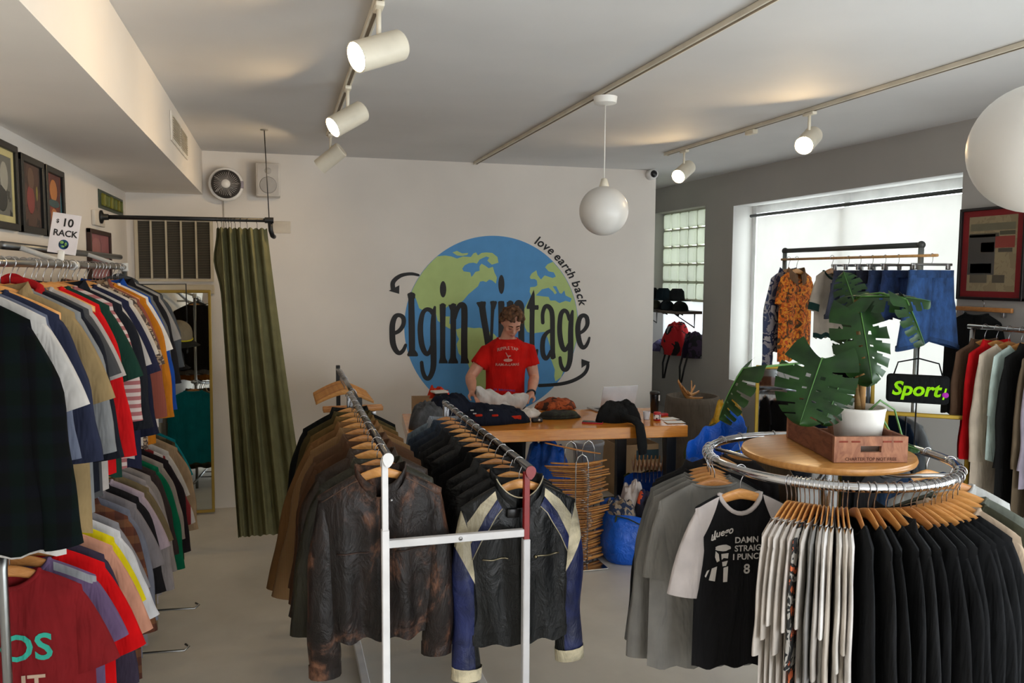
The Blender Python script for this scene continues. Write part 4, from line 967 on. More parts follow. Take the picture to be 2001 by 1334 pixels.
leaf(P3(1640, 750, 3.1), P3(1612, 828, 3.05), .15, tocam+Vector((.4, 0, .2)), S[1], .15, .1)
leaf(P3(1700, 700, 3.22), P3(1724, 742, 3.3), .11, tocam+Vector((.4, 0, .5)), S[2], .1, .1, False)
leaf(P3(1752, 866, 3.2), P3(1800, 876, 3.18), .06, Vector((0, 0, 1))+tocam*.6, Vector((.05, 0, .15)), .2, .1, False)
leaf(P3(1652, 760, 3.22), P3(1600, 722, 3.3), .14, Vector((0, 0, 1))+tocam*.5, S[1], .2, .1)
G().tube([Vector((.02, -.02, .14)), P3(1720, 782, 3.16), P3(1748, 800, 3.2), P3(1762, 850, 3.22), P3(1786, 900, 3.2)], .004, 8).out('trailing_root', LEAFM2, t)
# ================================================================ PAINTED LOGO ON THE WALL
def wxz(px, py): q = at(px, py, YB); return q.x, q.z
GCX, GCZ, GR = 1.904, 1.526, .825
t = thing('wall_mural', 'blue and green globe logo with black lettering painted on the white wall', 'mural', (GCX, YB-.0008, GCZ))
LB = plain((84, 150, 206), .7, vary=.02); LGN = plain((180, 202, 130), .7, vary=.02); LK = plain((30, 29, 30), .65, vary=.02)
dep = [0]
def paint(name, polys, m, y, clip=False, parent=None):
    Q2 = []
    for P in polys:
        Q = [Vector((wxz(*p)[0]-GCX, wxz(*p)[1]-GCZ)) for p in P]
        if clip: Q = [q*((GR-.003)/q.length) if q.length > GR-.022 else q for q in Q]
        Q2.append(Q)
    return flat(name, Q2, m, y)
def inside(p, Q2):
    for Q in Q2:
        c = False
        for i in range(len(Q)):
            a, b_ = Q[i-1], Q[i]
            if (a.y > p.y) != (b_.y > p.y) and p.x < (b_.x-a.x)*(p.y-a.y)/(b_.y-a.y)+a.x: c = not c
        if c: return True
    return False
def flat(name, Q2, m, y):
    """one clean flat sheet from overlapping outlines"""
    V = []; Fc = []
    for Q in Q2:
        if sum(Q[i-1].x*Q[i].y-Q[i].x*Q[i-1].y for i in range(len(Q))) < 0: Q = Q[::-1]
        Fc.append(list(range(len(V), len(V)+len(Q)))); V += Q
    vo, eo, fo, _a, _b, of = geometry.delaunay_2d_cdt(V, [], Fc, 1, 1e-6)
    fo = [f for f in fo if inside((vo[f[0]]+vo[f[1]]+vo[f[2]])/3, Q2)]
    fo = [f if geometry.area_tri(vo[f[0]], vo[f[1]], vo[f[2]]) and (vo[f[1]]-vo[f[0]]).cross(vo[f[2]]-vo[f[0]]) > 0 else f[::-1] for f in fo]
    me = bpy.data.meshes.new(name); me.from_pydata([(q.x, y, q.y) for q in vo], [], [tuple(f) for f in fo]); me.materials.append(m)
    o = bpy.data.objects.new(name, me); C.objects.link(o); o.parent = t; return o
link('globe_disc', [Vector((GR*math.cos(2*PI*k/120), -.0006, GR*math.sin(2*PI*k/120))) for k in range(120)], [tuple(range(120))], LB, t, False)
NA = [(804,570),(812.6,583),(816,593),(819,602),(826,606),(836,606),(846,604),(852,613),(855,626),(865,634),(875,640),(886,646),(893,644),(884,636),(878,632),(879,618),(868,618),(866,606),(875,598),(893,597),(905,587),(915,575),(934,559),(938,550),(944,549),(950,551),(956,546),(962,548),(969,554),(971,542),(966,532),(963,521),(955,524),(948,519),(941,515),(937,520),(937,529),(929,531),(924,538),(921,541),(919,532),(906,530),(903,525),(908,518),(916,514),(925,513),(932,515),(937,507),(943,504),(950,501),(956,503),(952,509),(961,517),(974,513),(972,502),(962,494),(950,493),(941,494),(934,499),(930,493),(925,495),(920,502),(905,501),(893,505),(882,501),(870,499),(855,501),(846,508),(836,517),(826,529),(817,541),(809,555)]
ARC = [(884,493),(893,490),(903,495),(915,494),(913,498),(903,500),(893,499)]
SA = [(891,644),(902,640),(913,639),(926,641),(938,640),(950,645),(965,652),(980,668),(985,685),(975,705),(968,730),(958,750),(948,768),(935,785),(928,780),(925,760),(920,730),(915,712),(905,700),(896,690),(892,672),(897,662),(893,655)]
EA = [(1035,541),(1039,534),(1048,528),(1050,537),(1057,546),(1064,538),(1080,543),(1086,540),(1082,532),(1072,530),(1065,522),(1070,516),(1079,513),(1093,527),(1105,543),(1115,562),(1121,580),(1125,600),(1127,625),(1126,640),(1123,665),(1116,690),(1105,715),(1094,735),(1085,745),(1083,735),(1084,722),(1078,705),(1074,698),(1079,690),(1070,660),(1064,648),(1048,650),(1040,652),(1030,648),(1026,640),(1022,620),(1024,605),(1031,590),(1038,578),(1035,570),(1036,561),(1046,560),(1050,557),(1049,548),(1045,545),(1037,545)]
MED = [(1047,577),(1059,565),(1072,562),(1081,570),(1084,575),(1088,572),(1080,559),(1087,559),(1093,572),(1097,574),(1102.5,567),(1105,577),(1117,583),(1114,590),(1105,587.6),(1093,592),(1085,587),(1075,587),(1072,580),(1059,578.6)]
for P in (NA, ARC, SA, EA): paint('continent', [P], LGN, -.0010, P is not ARC and P is not SA)
paint('inland_sea', [MED], LB, -.0014)
lett = [0]
def ellipse(cx, cy, rx, ry): return [(cx+rx*math.cos(2*PI*k/28), cy+ry*math.sin(2*PI*k/28)) for k in range(28)]
def catmull(P, n=7):
    out = []
    for i in range(len(P)-1):
        a, b_, c, d = P[max(i-1, 0)], P[i], P[i+1], P[min(i+2, len(P)-1)]
        for k in range(n):
            s = k/n; out.append(tuple(.5*(2*b_[q]+(c[q]-a[q])*s+(2*a[q]-5*b_[q]+4*c[q]-d[q])*s*s+(3*b_[q]-a[q]-3*c[q]+d[q])*s**3) for q in range(3)))
    return out+[P[-1]]
def stroke(P):          # (x, y, width) in the lettering's own drawing frame -> polygon
    Q = catmull(P); A = []; B = []
    for i, (x, y, w_) in enumerate(Q):
        x0, y0 = Q[max(i-1, 0)][:2]; x1, y1 = Q[min(i+1, len(Q)-1)][:2]; l = math.hypot(x1-x0, y1-y0) or 1
        nx, ny = -(y1-y0)/l*w_/2, (x1-x0)/l*w_/2; A.append((x+nx, y+ny)); B.append((x-nx, y-ny))
    return A, B
def ink(name, strokes, polys=()):
    """one letter: overlapping strokes merged, laid on the wall a hair above the paint below"""
    Q2 = []; w2 = lambda p: Vector((wxz(*p)[0]-GCX, wxz(*p)[1]-GCZ))
    for S_ in strokes:
        A, B = stroke(S_); pa = [w2(p) for p in A]; pb = [w2(p) for p in B]
        for i in range(len(pa)-1): Q2.append([pa[i], pa[i+1], pb[i+1], pb[i]])
        for e in (0, -1):
            c = (pa[e]+pb[e])/2; r = (pa[e]-pb[e]).length/2; Q2.append([c+Vector((r*math.cos(2*PI*i/14), r*math.sin(2*PI*i/14))) for i in range(14)])
    for P in polys: Q2.append([w2(p) for p in P])
    return flat(name, Q2, LK, -.0020)
ink('letter', [[(768,652,7),(780,646,8),(788,634,8.5),(788,621,9),(780,615.5,8),(772,619,9.5),(767,633,11),(766.5,652,11.5),(768,671,11.5),(774,685,10),(781,689.5,8.5),(788,684,7.5),(792.5,674,6)]])
ink('letter', [[(803.7,577,13),(803.7,590,11.8),(804.5,635,12.6),(805.2,688,12)]], [[(795.7,575),(797.5,572.5),(809,572),(811.7,575),(811,583),(797.5,583)], [(799.5,683),(811,683),(816,690),(817,694.5),(815,696),(797,696),(795.3,693),(796.5,690)]])
ink('letter', [[(846,612,9),(841,606,9),(833,604.5,8),(826,612,9),(822,630,10.5),(821.5,650,11),(824,672,11),(829,686,10),(834.5,691.5,8.5),(840,686,8),(843.5,676,7)], [(849.5,600,5),(847.5,615,9),(846.5,640,11.5),(847,685,12),(847,712,11.5),(844,728,10),(838,738.5,9),(831,737,8.5),(826,725,8),(823.8,708,7)]])
ink('letter', [[(865,598,12),(865,640,10.4),(865,690,10.4),(865.5,703,13)]], [ellipse(865.7,565,6.3,16), [(858.8,594.5),(871.4,594.5),(870.6,604),(859.8,604)], [(860,698),(870,698),(874.5,706),(874.8,709.6),(857.4,709.6),(858,705)]])
ink('letter', [[(885.5,598,11.5),(885.6,640,11),(885.4,690,11),(885.3,703,14)], [(889,622,6),(893,606,8),(899,596,10),(906,598,12),(907.5,614,12.5),(907,660,12.5),(907.3,703,13)]], [[(876,595.5),(891.3,593.5),(891.3,603),(880,607)], [(879.7,698),(891,698),(895,706),(895,709.8),(875.4,709.8),(876.5,705)], [(900.8,698),(913.4,698),(916.5,706),(916.5,709.8),(899.8,709.8),(900.5,705)]])
ink('letter', [[(941.5,595,13),(945,620,12.5),(951,656,12),(957,703,9)], [(963.5,592,9),(962,615,6.5),(960.5,650,6),(957.5,703,7)]], [[(930.6,592),(932,590),(948,588.6),(949.6,591),(948,603),(937,603)], [(957.5,590),(959,588),(970,588),(971.2,591),(967,604),(960.5,604)]])
ink('letter', [[(979.5,594,12.5),(979.6,640,11.6),(979.8,702,13)]], [ellipse(979.6,555.5,6,18.6), [(973,590),(975,588),(984.5,588),(985.4,591),(985,600),(973.4,600)]])
ink('letter', [[(997,593,12),(997,640,11),(997,702,13)], [(1002,618,6),(1006,600,8),(1012,591,10),(1017.5,596,12),(1018.5,614,12),(1018.5,660,12),(1018.8,704,13)]], [[(990,590),(1003,589),(1003.5,600),(990.5,600)]])
ink('letter', [[(1040,600,9.5),(1039.4,640,9.6),(1039.8,680,9.6),(1042,698,9),(1046.5,696,7),(1049.3,684,5)]], [[(1043,565.4),(1044.6,575),(1045,596),(1052,596),(1052.6,600.5),(1051.8,605),(1045,605),(1044,610),(1035,610),(1034.5,603.5),(1029.2,603.4),(1029,599),(1034,586)]])
ink('letter', [[(1060.5,630,7),(1060.3,613,7.5),(1064.5,600,8),(1071,598.5,9),(1077,606,9.5),(1079.3,622,9.5),(1079.5,660,9.5),(1080,697,9.5)], [(1075.5,646,7),(1068.5,650,7.5),(1062,660,9),(1059.8,676,9.5),(1061.2,692,9.5),(1066,700,8.5),(1071.5,696,7),(1076,686,6)]], [[(1075.6,690),(1085,690),(1085.8,698.5),(1084,700),(1076,701)]])
ink('letter', [[(1112,624,6),(1108.5,611,7.5),(1102,606.5,8),(1096,614,9),(1093.6,632,9.5),(1093.8,652,10),(1097,672,10),(1102,683,9),(1107,681,7.5),(1111.5,672,6)], [(1118.5,608,5),(1116.3,622,9),(1115,645,10.5),(1114.8,685,11),(1113,706,10),(1108,720,9),(1101,721.5,8),(1096,712,7.5),(1094.2,699,6.5)]])
ink('letter', [[(1130,652,6),(1140.5,645.5,7),(1147.5,634,8),(1146.5,620.5,8.5),(1140,616,8),(1133,621,9),(1129.2,636,10),(1129.5,654,10.5),(1133,670,10),(1138.5,678.5,8.5),(1144.5,676,7),(1149,668,6),(1151.5,660,4.5)]])
for nm, S_, P in (('arrow', [(817.5,537.4,5),(806,535,6),(794,535.6,6.5),(783,538.5,7.5),(773,545,8.5),(767.5,553,9),(768,564,9)], [(759.5,568),(780.4,557),(780,574)]), ('arrow', [(1054,753,6.5),(1080,751.5,6.5),(1100,749,6.8),(1118,744,7),(1133,736.5,7.2),(1143,728,7),(1148,718,6.5),(1148.5,709,6)], [(1136,701),(1153.3,707),(1136,718.8)])): ink(nm, [S_], [P])
# slogan round the edge of the globe
sg = []
chars = 'love earth back'; R2 = GR+.028; a0, a1 = math.radians(64), math.radians(12.5)
wd = [.55, 1, 1, .95, .5, .95, 1, .8, .75, 1.05, .55, 1.05, 1, .95, 1.05]; tot = sum(wd); acc = 0
g = G()
for ch, w_ in zip(chars, wd):
    a = a0+(a1-a0)*(acc+w_/2)/tot; acc += w_
    if ch == ' ': continue
    v, f = text_geo(ch, .115, .22, bold=.022); rot = a-PI/2; c, s = math.cos(rot), math.sin(rot)
    g.add([Vector((R2*math.cos(a)+p.x*c-p.y*s, -.0025, R2*math.sin(a)+p.x*s+p.y*c)) for p in v], f)
g.out('slogan_lettering', LK, t, False)
# ================================================================ COUNTER TABLE
TZ = .92; TO = Vector((2.84, 5.28, 0)); TA = math.radians(-5.74)
ex = Vector((-math.cos(TA), -math.sin(TA), 0)); ey = Vector((-math.sin(TA), math.cos(TA), 0))
TL, TD, TT = 2.02, .80, .085
t = thing('counter_table', 'chunky honey-coloured wooden counter on black steel legs before the painted wall', 'table', (TO.x, TO.y, 0), TA)
BUT, nt, b = new_mat('butcher_block'); v = tcoord(nt, (1, 1, 1)); f = noise_tex(nt, tcoord(nt, (1.2, 14, 14)), 5, 5, .6, .4)
nt.links.new(ramp(nt, f, [(.3, (204, 122, 38)), (.7, (232, 156, 66))]), b.inputs['Base Color']); b.inputs['Roughness'].default_value = .16; b.inputs['Coat Weight'].default_value = .3
G().rbox((-TL, 0, TZ-TT), (0, TD, TZ), .006).out('tabletop', BUT, t, False)
LEGM = plain((30, 33, 36), .4)
for x, y in ((-.10, .10), (-.28, .70), (-TL+.16, .10), (-TL+.16, .70)): G().rbox((x-.038, y-.038, .002), (x+.038, y+.038, TZ-TT), .004, 1).out('leg', LEGM, t, False)
G().rbox((-TL+.1, .66, TZ-TT-.06), (-.2, .70, TZ-TT-.001), .003, 1).out('apron_bar', LEGM, t, False)
def heap(name, label, cat, c, rx, ry, h, m, rot=0, seed=0, nr=14, ns=44, lump=.35, edge=.22, pw=2.2, group=None, parent=None):
    """a crumpled pile of cloth: closed mound with an uneven outline and ridged folds"""
    off = Vector((seed*3.7, seed*1.3, 0)); V = []; Fs = []
    cr, sr = math.cos(rot), math.sin(rot)
    for i in range(nr+1):
        q = i/nr
        for k in range(ns):
            a = 2*PI*k/ns; e = 1+edge*noise.noise(Vector((math.cos(a)*1.3, math.sin(a)*1.3, seed*2.1)))
            x, y = math.cos(a)*q, math.sin(a)*q; sx = sgn(x)*abs(x)**.85 if q > .0 else 0
            n = noise.noise(Vector((x*2.2, y*2.2, 0))+off)+.5*noise.noise(Vector((x*5, y*5, 3))+off)
            rid = abs(math.sin(a*3+5*noise.noise(Vector((x*2, y*2, 7))+off)+q*4))
            z = h*max(0, 1-q**pw)**.55*(1+lump*n)+h*.16*rid*(1-q**4)*q
            if i == nr: z = 0.001
            V.append(Vector(((x*cr*rx*e-y*sr*ry*e), (x*sr*rx*e+y*cr*ry*e), max(z, .001))))
    for i in range(nr):
        for k in range(ns):
            j = (k+1) % ns; Fs.append((i*ns+k, i*ns+j, (i+1)*ns+j, (i+1)*ns+k) if i else (k, (i+1)*ns+j, (i+1)*ns+k))
    Fs.append(tuple(nr*ns+k for k in range(ns-1, -1, -1)))
    # weld the centre ring to one point
    for k in range(ns): V[k] = V[0]
    o = link(name, V, Fs, m, parent, True, loc=c)
    bm = bmesh.new(); bm.from_mesh(o.data); bmesh.ops.remove_doubles(bm, verts=bm.verts, dist=1e-5); bmesh.ops.recalc_face_normals(bm, faces=bm.faces[:]); bm.to_mesh(o.data); bm.free()
    if not parent: tag(o, label, cat, group)
    return o
def on(px, py): return atz(px, py, TZ+.001)
NV = fab((27, 31, 44)); ORG = fab((176, 44, 26))
jc = on(928, 826)
t = thing('folded_jacket', 'dark navy quilted jacket with orange patches heaped across the counter', 'jacket', jc)
heap('body', '', '', (-.19, .06, 0), .20, .15, .205, NV, math.radians(-8), 4, lump=.2, parent=t); heap('body', '', '', (.06, .0, 0), .33, .15, .13, NV, math.radians(-8), 6, lump=.25, parent=t)
heap('sleeve', '', '', (.24, -.03, 0), .17, .075, .085, fab((24, 28, 40)), math.radians(-10), 9, parent=t)
for (dx, dy, dz, r) in ((.0, -.118, .075, .022), (.27, -.090, .042, .045), (.12, -.118, .07, .02)):
    G().rbox((dx-r*1.2, dy-.012, dz-r*.35), (dx+r*1.2, dy+.02, dz+r*.35), .006).out('patch', ORG, t)
for (dx, dz) in ((-.05, .115), (-.03, .09), (.09, .11)): G().rbox((dx-.012, -.125, dz-.004), (dx+.012, -.115, dz+.004), .002).out('stitched_badge', fab((190, 190, 190)), t)
heap('folded_tee_shirt', 'orange-red shirt bundled behind the navy jacket on the counter', 'tee shirt', on(862, 806)+Vector((-.01, .09, 0)), .11, .08, .17, fab((206, 58, 34)), .1, 12)
heap('folded_jeans', 'pile of faded grey jeans at the curtain end of the counter', 'jeans', on(838, 838)+Vector((.0, .06, 0)), .15, .12, .16, fab((72, 74, 78), 'denim'), .2, 15)
b0 = on(826, 806)+Vector((.0, -.05, 0))
t = thing('cardboard_box', 'open brown cardboard box behind the grey jeans at the end of the counter', 'box', b0, -.1)
CB_ = plain((168, 138, 104), .85)
for a, b_ in (((-.09, -.08, 0), (.09, -.076, .13)), ((-.09, .076, 0), (.09, .08, .13)), ((-.09, -.0755, 0), (-.086, .0755, .13)), ((.086, -.0755, 0), (.09, .0755, .13)), ((-.0855, -.0755, 0), (.0855, .0755, .004))): G().box(a, b_).out('box_panel', CB_, t, False)
t = thing('card_terminal', 'small black payment terminal with a white lid by the grey jeans', 'card reader', on(848, 806)+Vector((.06, .0, 0)), .2)
G().rbox((-.04, -.04, .0), (.04, .05, .155), .01).out('terminal_body', BLACKM, t); G().rbox((-.075, -.05, .157), (.04, .05, .172), .004).out('lid', WHITEP, t)
t = heap('crumpled_tee_shirt', 'crumpled white tee shirt lying between the navy jacket and the black tees', 'tee shirt', on(1033, 814)+Vector((0, .03, 0)), .125, .085, .05, fab((222, 216, 212)), .3, 21, lump=.5)
t = thing('folded_black_tees', 'folded black tee shirts in front of the orange camouflage shirt', 'tee shirt', on(1096, 818)+Vector((0, .045, 0)), -.05)
for i in range(2): heap('folded_layer', '', '', (0, 0, .002+.018*i), .17-.015*i, .085, .03, blotch([(28, 28, 26), (40, 40, 34), (52, 58, 44)], 14), 0, 30+i, pw=6, lump=.2, edge=.1, parent=t)
t = thing('wallet', 'small black pouch with a white button lying before the white tee', 'pouch', on(1049, 824), -.1)
G().rbox((-.04, -.028, 0), (.04, .028, .03), .008).out('pouch_body', BLACKM, t); G().lathe([(.001, .002), (.009, .0)], (.012, -.0285, .018), 14, (0, -1, 0)).out('button', WHITEP, t)
heap('folded_camouflage_shirt', 'orange and brown camouflage shirt folded on the counter near the person', 'shirt', on(1088, 800)+Vector((0, .04, 0)), .175, .10, .085, blotch([(60, 34, 24), (150, 70, 34), (186, 92, 48), (104, 48, 28)], 12), -.1, 41, lump=.3)
t = thing('smartphone', 'black phone in a red case lying near the front edge of the counter', 'phone', on(1158, 826), math.radians(-28))
G().rbox((-.075, -.04, .0), (.075, .04, .009), .003).out('phone_case', plain((190, 24, 44), .4), t); G().rbox((-.073, -.038, .0091), (.073, .038, .0105), .0005, 1).out('phone_screen', plain((26, 24, 24), .15), t)
A = on(1171, 806); E_ = on(1144, 797); d = (E_-A); ang = math.atan2(d.y, d.x)
t = thing('laptop', 'open white laptop seen from the back of its lid on the counter', 'laptop', A, ang-PI/2)
# local +y is the keyboard side, hinge along x to the right
hw = .31
G().rbox((0, -.005, 0), (hw, .215, .014), .004, 2).out('laptop_base', plain((190, 192, 196), .35), t); G().box((.02, .02, .0142), (hw-.02, .13, .0155)).out('keyboard', plain((30, 30, 32), .5), t, False)
lid = G().rbox((0, -.004, 0), (hw, .004, .205), .003, 2, Matrix.Translation((0, -.002, .016))@Matrix.Rotation(math.radians(17), 4, 'X')).out('laptop_lid', plain((222, 224, 228), .35), t)
G().box((.008, .0045, .008), (hw-.008, .0052, .197)).out('laptop_screen', plain((20, 22, 26), .15), lid, False).matrix_local = Matrix.Translation((0, -.002, .016))@Matrix.Rotation(math.radians(17), 4, 'X')
t = thing('card_stand', 'small white card with a globe print leaning before the laptop lid', 'card', on(1213, 806), -.05); t.rotation_euler = (-.2, 0, -.12)
G().rbox((-.075, -.002, 0), (.075, .002, .085), .001, 1).out('card', plain((214, 220, 236), .5), t, False); G().lathe([(.001, .001), (.016, .001)], (-.035, -.0022, .056), 20, (0, -1, 0)).out('globe_print', plain((60, 118, 178), .6), t)
G().box((-.008, -.0035, .04), (.045, -.0022, .07)).out('printed_lines', plain((196, 176, 186), .6), t, False)
hc = on(1213, 824)+Vector((0, .075, 0)); BH = fab((32, 33, 34))
t = thing('black_hoodie', 'black hooded sweatshirt bundled on the counter with one sleeve over the edge', 'hoodie', hc)
heap('body', '', '', (0, 0, 0), .185, .12, .135, BH, .1, 51, lump=.25, parent=t)
heap('hood', '', '', (.07, -.015, .02), .10, .08, .115, fab((28, 29, 30)), 0, 56, lump=.3, parent=t)
eg = on(1247, 834); e0 = eg-hc
pts = [e0+Vector((-.05, .09, .05)), e0+Vector((-.015, .03, .045)), e0+Vector((-.002, -.028, .018)), e0+Vector((.002, -.050, -.055)), e0+Vector((.012, -.05, -.13)), e0+Vector((.018, -.048, -.185))]
G().tube(pts, [.05, .045, .040, .042, .044, .036], 14, flat=.55).out('sleeve', BH, t)
t = thing('tumbler', 'tall black insulated tumbler at the window end of the counter', 'tumbler', on(1283, 808)+Vector((.0, .04, 0)))
G().lathe([(.026, .0), (.030, .004), (.037, .15), (.037, .155), (.035, .165), (.001, .166)], (0, 0, 0), 24).out('tumbler_body', plain((18, 18, 20), .2), t); G().lathe([(.0385, .15), (.0385, .166), (.03, .172), (.001, .172)], (0, 0, 0), 24).out('tumbler_lid', BLACKM, t)
G().box((.017, -.0375, .10), (.027, -.031, .145)).out('sticker', WHITEP, t, False)
t = thing('drink_can', 'red and white drink can beside the black tumbler', 'can', on(1284, 821))
G().lathe([(.024, 0), (.028, .006), (.028, .058), (.024, .064), (.001, .064)], (0, 0, 0), 24).out('can_body', plain((184, 24, 34), .3), t); G().lathe([(.0285, .012), (.0285, .046)], (0, 0, 0), 24, None, False, False).out('can_label', blotch([(226, 222, 220), (226, 222, 220), (40, 34, 36), (226, 222, 220)], 30), t)
t = thing('plastic_cup', 'small clear-white cup between the black hoodie and the can', 'cup', on(1263, 819)); G().lathe([(.02, 0), (.027, .06), (.025, .06), (.019, .004), (.001, .004)], (0, 0, 0), 20, None, False, False).out('cup_body', plain((206, 204, 208), .3), t)
for i, (px, py, a) in enumerate(((1306, 818, .1), (1318, 825, -.15))):
    G().rbox((-.07, -.05, .0005+.002*i), (.07, .05, .0016+.002*i), .0004, 1).out('receipt_paper', plain((236, 236, 234), .7), None, False, on(px, py)).rotation_euler = (0, 0, a)
    tag(bpy.context.scene.collection.objects[-1], ('upper', 'lower')[i]+' white sheet of paper at the window corner of the counter', 'paper')
t = tag(G().rbox((-.03, -.02, 0), (.03, .02, .02), .004).out('red_wrapper', plain((180, 24, 34), .4), None, True, on(1297, 812)), 'small red packet behind the drink can on the counter', 'packet')
# ================================================================ PERSON
SK = plain((206, 150, 126), .5, vary=.05, sc=12)
Yp = 6.60
def A_(px, py, y): return at(px, py, y)
torso_c = A_(986, 740, Yp); Xc = torso_c.x
nk = A_(991, 660, Yp-.02); hd = A_(1000, 628, Yp-.10)
shz = (A_(947, 674, Yp).z+A_(1036, 670, Yp).z)/2; shL, shR = A_(951, 688, Yp), A_(1032, 684, Yp); elL, elR = A_(919, 737, Yp-.02), A_(1044, 737, Yp-.02)
wrL, wrR = A_(924, 766, Yp-.27), A_(1037, 771, Yp-.25)
P = thing('person', 'person in a red printed tee shirt with curly brown hair, looking down and folding a garment behind the counter', 'person', (Xc, Yp, 0))
o0 = Vector((Xc, Yp, 0))
P['label'] = 'person with curly brown hair in a red printed tee folding white cloth behind the counter'
def el(c, rx, ry, n=20, rot=None):
    L = [Vector((rx*math.cos(2*PI*k/n), ry*math.sin(2*PI*k/n), 0)) for k in range(n)]
    return [Vector(c)+(rot@p if rot else p) for p in L]
g = G()
nkp = nk-o0
T_ = [(.84, .165, .115), (.95, .165, .118), (1.05, .150, .108), (1.16, .152, .108), (1.28, .168, .115), (1.38, .178, .112), (shz-.01, .165, .092), (shz+.035, .10, .07), (shz+.055, .062, .06)]
g.loft([el((nkp.x*(z-.84)/.7, -.02*max(0, (z-1.2)/.3), z), rx, ry) for z, rx, ry in T_], True, True)
hdl = hd-o0
g.tube([nkp+Vector((0, .01, -.06)), nkp+Vector((0, -.01, .01)), hdl+Vector((0, .03, -.06))], [.062, .057, .055], 14)
tilt = Matrix.Rotation(math.radians(41), 3, 'X')   # head bowed towards the table
def H(x, y, z): return hdl+tilt@Vector((x, y, z))
hb = G(); hb.ball((0, 0, 0), (.074, .094, .098), 24, 16); hb.ball((0, -.028, -.058), (.056, .062, .064), 20, 12); hb.ball((0, -.060, -.100), (.030, .028, .020), 14, 8)
hb.tube([(0, -.086, .012), (0, -.104, -.018), (0, -.112, -.034)], [.009, .012, .014], 8); hb.ball((0, -.094, -.036), (.019, .013, .009), 10, 6)
hb.ball((0, -.086, -.066), (.022, .010, .006), 10, 6); hb.ball((0, -.086, -.077), (.020, .010, .007), 10, 6)
for s in (-1, 1):
    hb.ball((s*.031, -.080, .024), (.024, .014, .008), 10, 6); hb.ball((s*.031, -.077, .004), (.014, .010, .009), 10, 6); hb.ball((s*.042, -.066, -.026), (.022, .022, .018), 10, 6); hb.ball((s*.077, .010, -.012), (.009, .020, .032), 10, 8)
g.add([H(*p) for p in hb.v], hb.f)
def arm(sh, e_, w_):
    s_, e, w = sh-o0, e_-o0, w_-o0
    g.tube([s_+Vector((0, 0, .0)), s_*.7+e*.3, e*.85+s_*.15, e, e*.72+w*.28, e*.3+w*.7, w], [.062, .056, .046, .043, .046, .036, .027], 14)
arm(shL, elL, wrL); arm(shR, elR, wrR)
def hand(w_, tgt, side):
    """palm, four bent fingers of different length and a thumb from the side of the palm"""
    w = w_-o0; d = (tgt-w_).normalized(); up = Vector((0, 0, 1)); sd = d.cross(up).normalized()*side; nn = sd.cross(d)*side
    pal = w+d*.045
    hg = []
    def q(a, b_, c): return w+d*a+sd*b_+nn*c
    for b_ in (-.026, -.009, .009, .026): g.tube([q(-.01, b_*.6, 0), q(.04, b_*.9, .0), q(.085, b_, -.002)], [.018, .017, .0125], 10)
    for b_, ln in ((-.030, .060), (-.010, .074), (.011, .078), (.031, .068)):
        g.tube([q(.078, b_, -.002), q(.078+ln*.40, b_*1.08, -.006), q(.078+ln*.72, b_*1.08, -.026), q(.078+ln*.86, b_*1.05, -.048)], [.0098, .0092, .0085, .0072], 8)
    g.tube([q(.018, .026, -.004), q(.042, .052, -.014), q(.068, .060, -.028), q(.088, .052, -.042)], [.0145, .0118, .0105, .0085], 8)
hL, hR = A_(938, 775, Yp-.40), A_(1018, 781, Yp-.40)
hand(wrL, hL, 1); hand(wrR, hR, -1)
for s in (-1, 1):
    g.tube([(s*.088, 0, .90), (s*.095, -.005, .70), (s*.10, -.012, .48), (s*.102, .0, .28), (s*.103, .012, .09)], [.095, .085, .062, .056, .042], 14)
    g.tube([(s*.103, .03, .06), (s*.106, -.06, .05), (s*.11, -.15, .04)], [.045, .042, .03], 12)
body = g.out('body', SK, P); voxel(body, .0075, 3, .5)
for s in (-1, 1):
    G().tube([H(s*.014, -.093, .026), H(s*.032, -.091, .033), H(s*.050, -.080, .027)], [.004, .005, .003], 6).out('eyebrow', fab((66, 44, 30)), P)
    G().tube([H(s*.018, -.0905, .002), H(s*.031, -.0915, -.001), H(s*.044, -.084, .002)], [.002, .0028, .002], 6).out('eyelashes', fab((60, 40, 30)), P)
G().tube([H(-.02, -.094, -.071), H(0, -.0975, -.0705), H(.02, -.094, -.071)], [.0025, .004, .0025], 6).out('lips', plain((170, 92, 84), .5), P)
# clothes
SH = fab((196, 26, 20)); g = G()
S_ = [(.90, .178, .130), (1.0, .168, .124), (1.08, .164, .121), (1.18, .166, .121), (1.28, .180, .127), (1.38, .190, .123), (shz-.005, .178, .105), (shz+.035, .118, .084), (shz+.052, .082, .078)]
def wav(l, z): return [p+Vector((.004*math.sin(9*math.atan2(p.y, p.x-.0)+z*14), .006*math.sin(7*math.atan2(p.y, p.x)+z*20), 0)) for p in l]
g.loft([wav(el((nkp.x*(z-.84)/.7, -.02*max(0, (z-1.2)/.3), z), rx, ry, 40), z) for z, rx, ry in S_], False, False)
for sh, e_ in ((shL, elL), (shR, elR)):
    s_, e = sh-o0, e_-o0; c = s_+(s_-e).normalized()*.01; d = (e-s_).normalized()
    inn = Vector((-s_.x*.35, 0, 0))
    g.tube([c+inn+Vector((0, 0, .0)), c+inn*.4, c, s_+d*.07, s_+d*.135], [.052, .060, .066, .068, .072], 18, False)
so = g.out('tee_shirt', SH, P); md = so.modifiers.new('s', 'SOLIDIFY'); md.thickness = .012; md.offset = -1; voxel(so, .0085, 3, .5)
G().tube([Vector((nkp.x+.084*math.cos(a), -.012+.080*math.sin(a)-.012, shz+.05-.022*max(0, -math.sin(a)))) for a in [2*PI*k/28 for k in range(28)]], .008, 8, closed=True).out('neckband', SH, so)
PRT = fab((206, 150, 138))
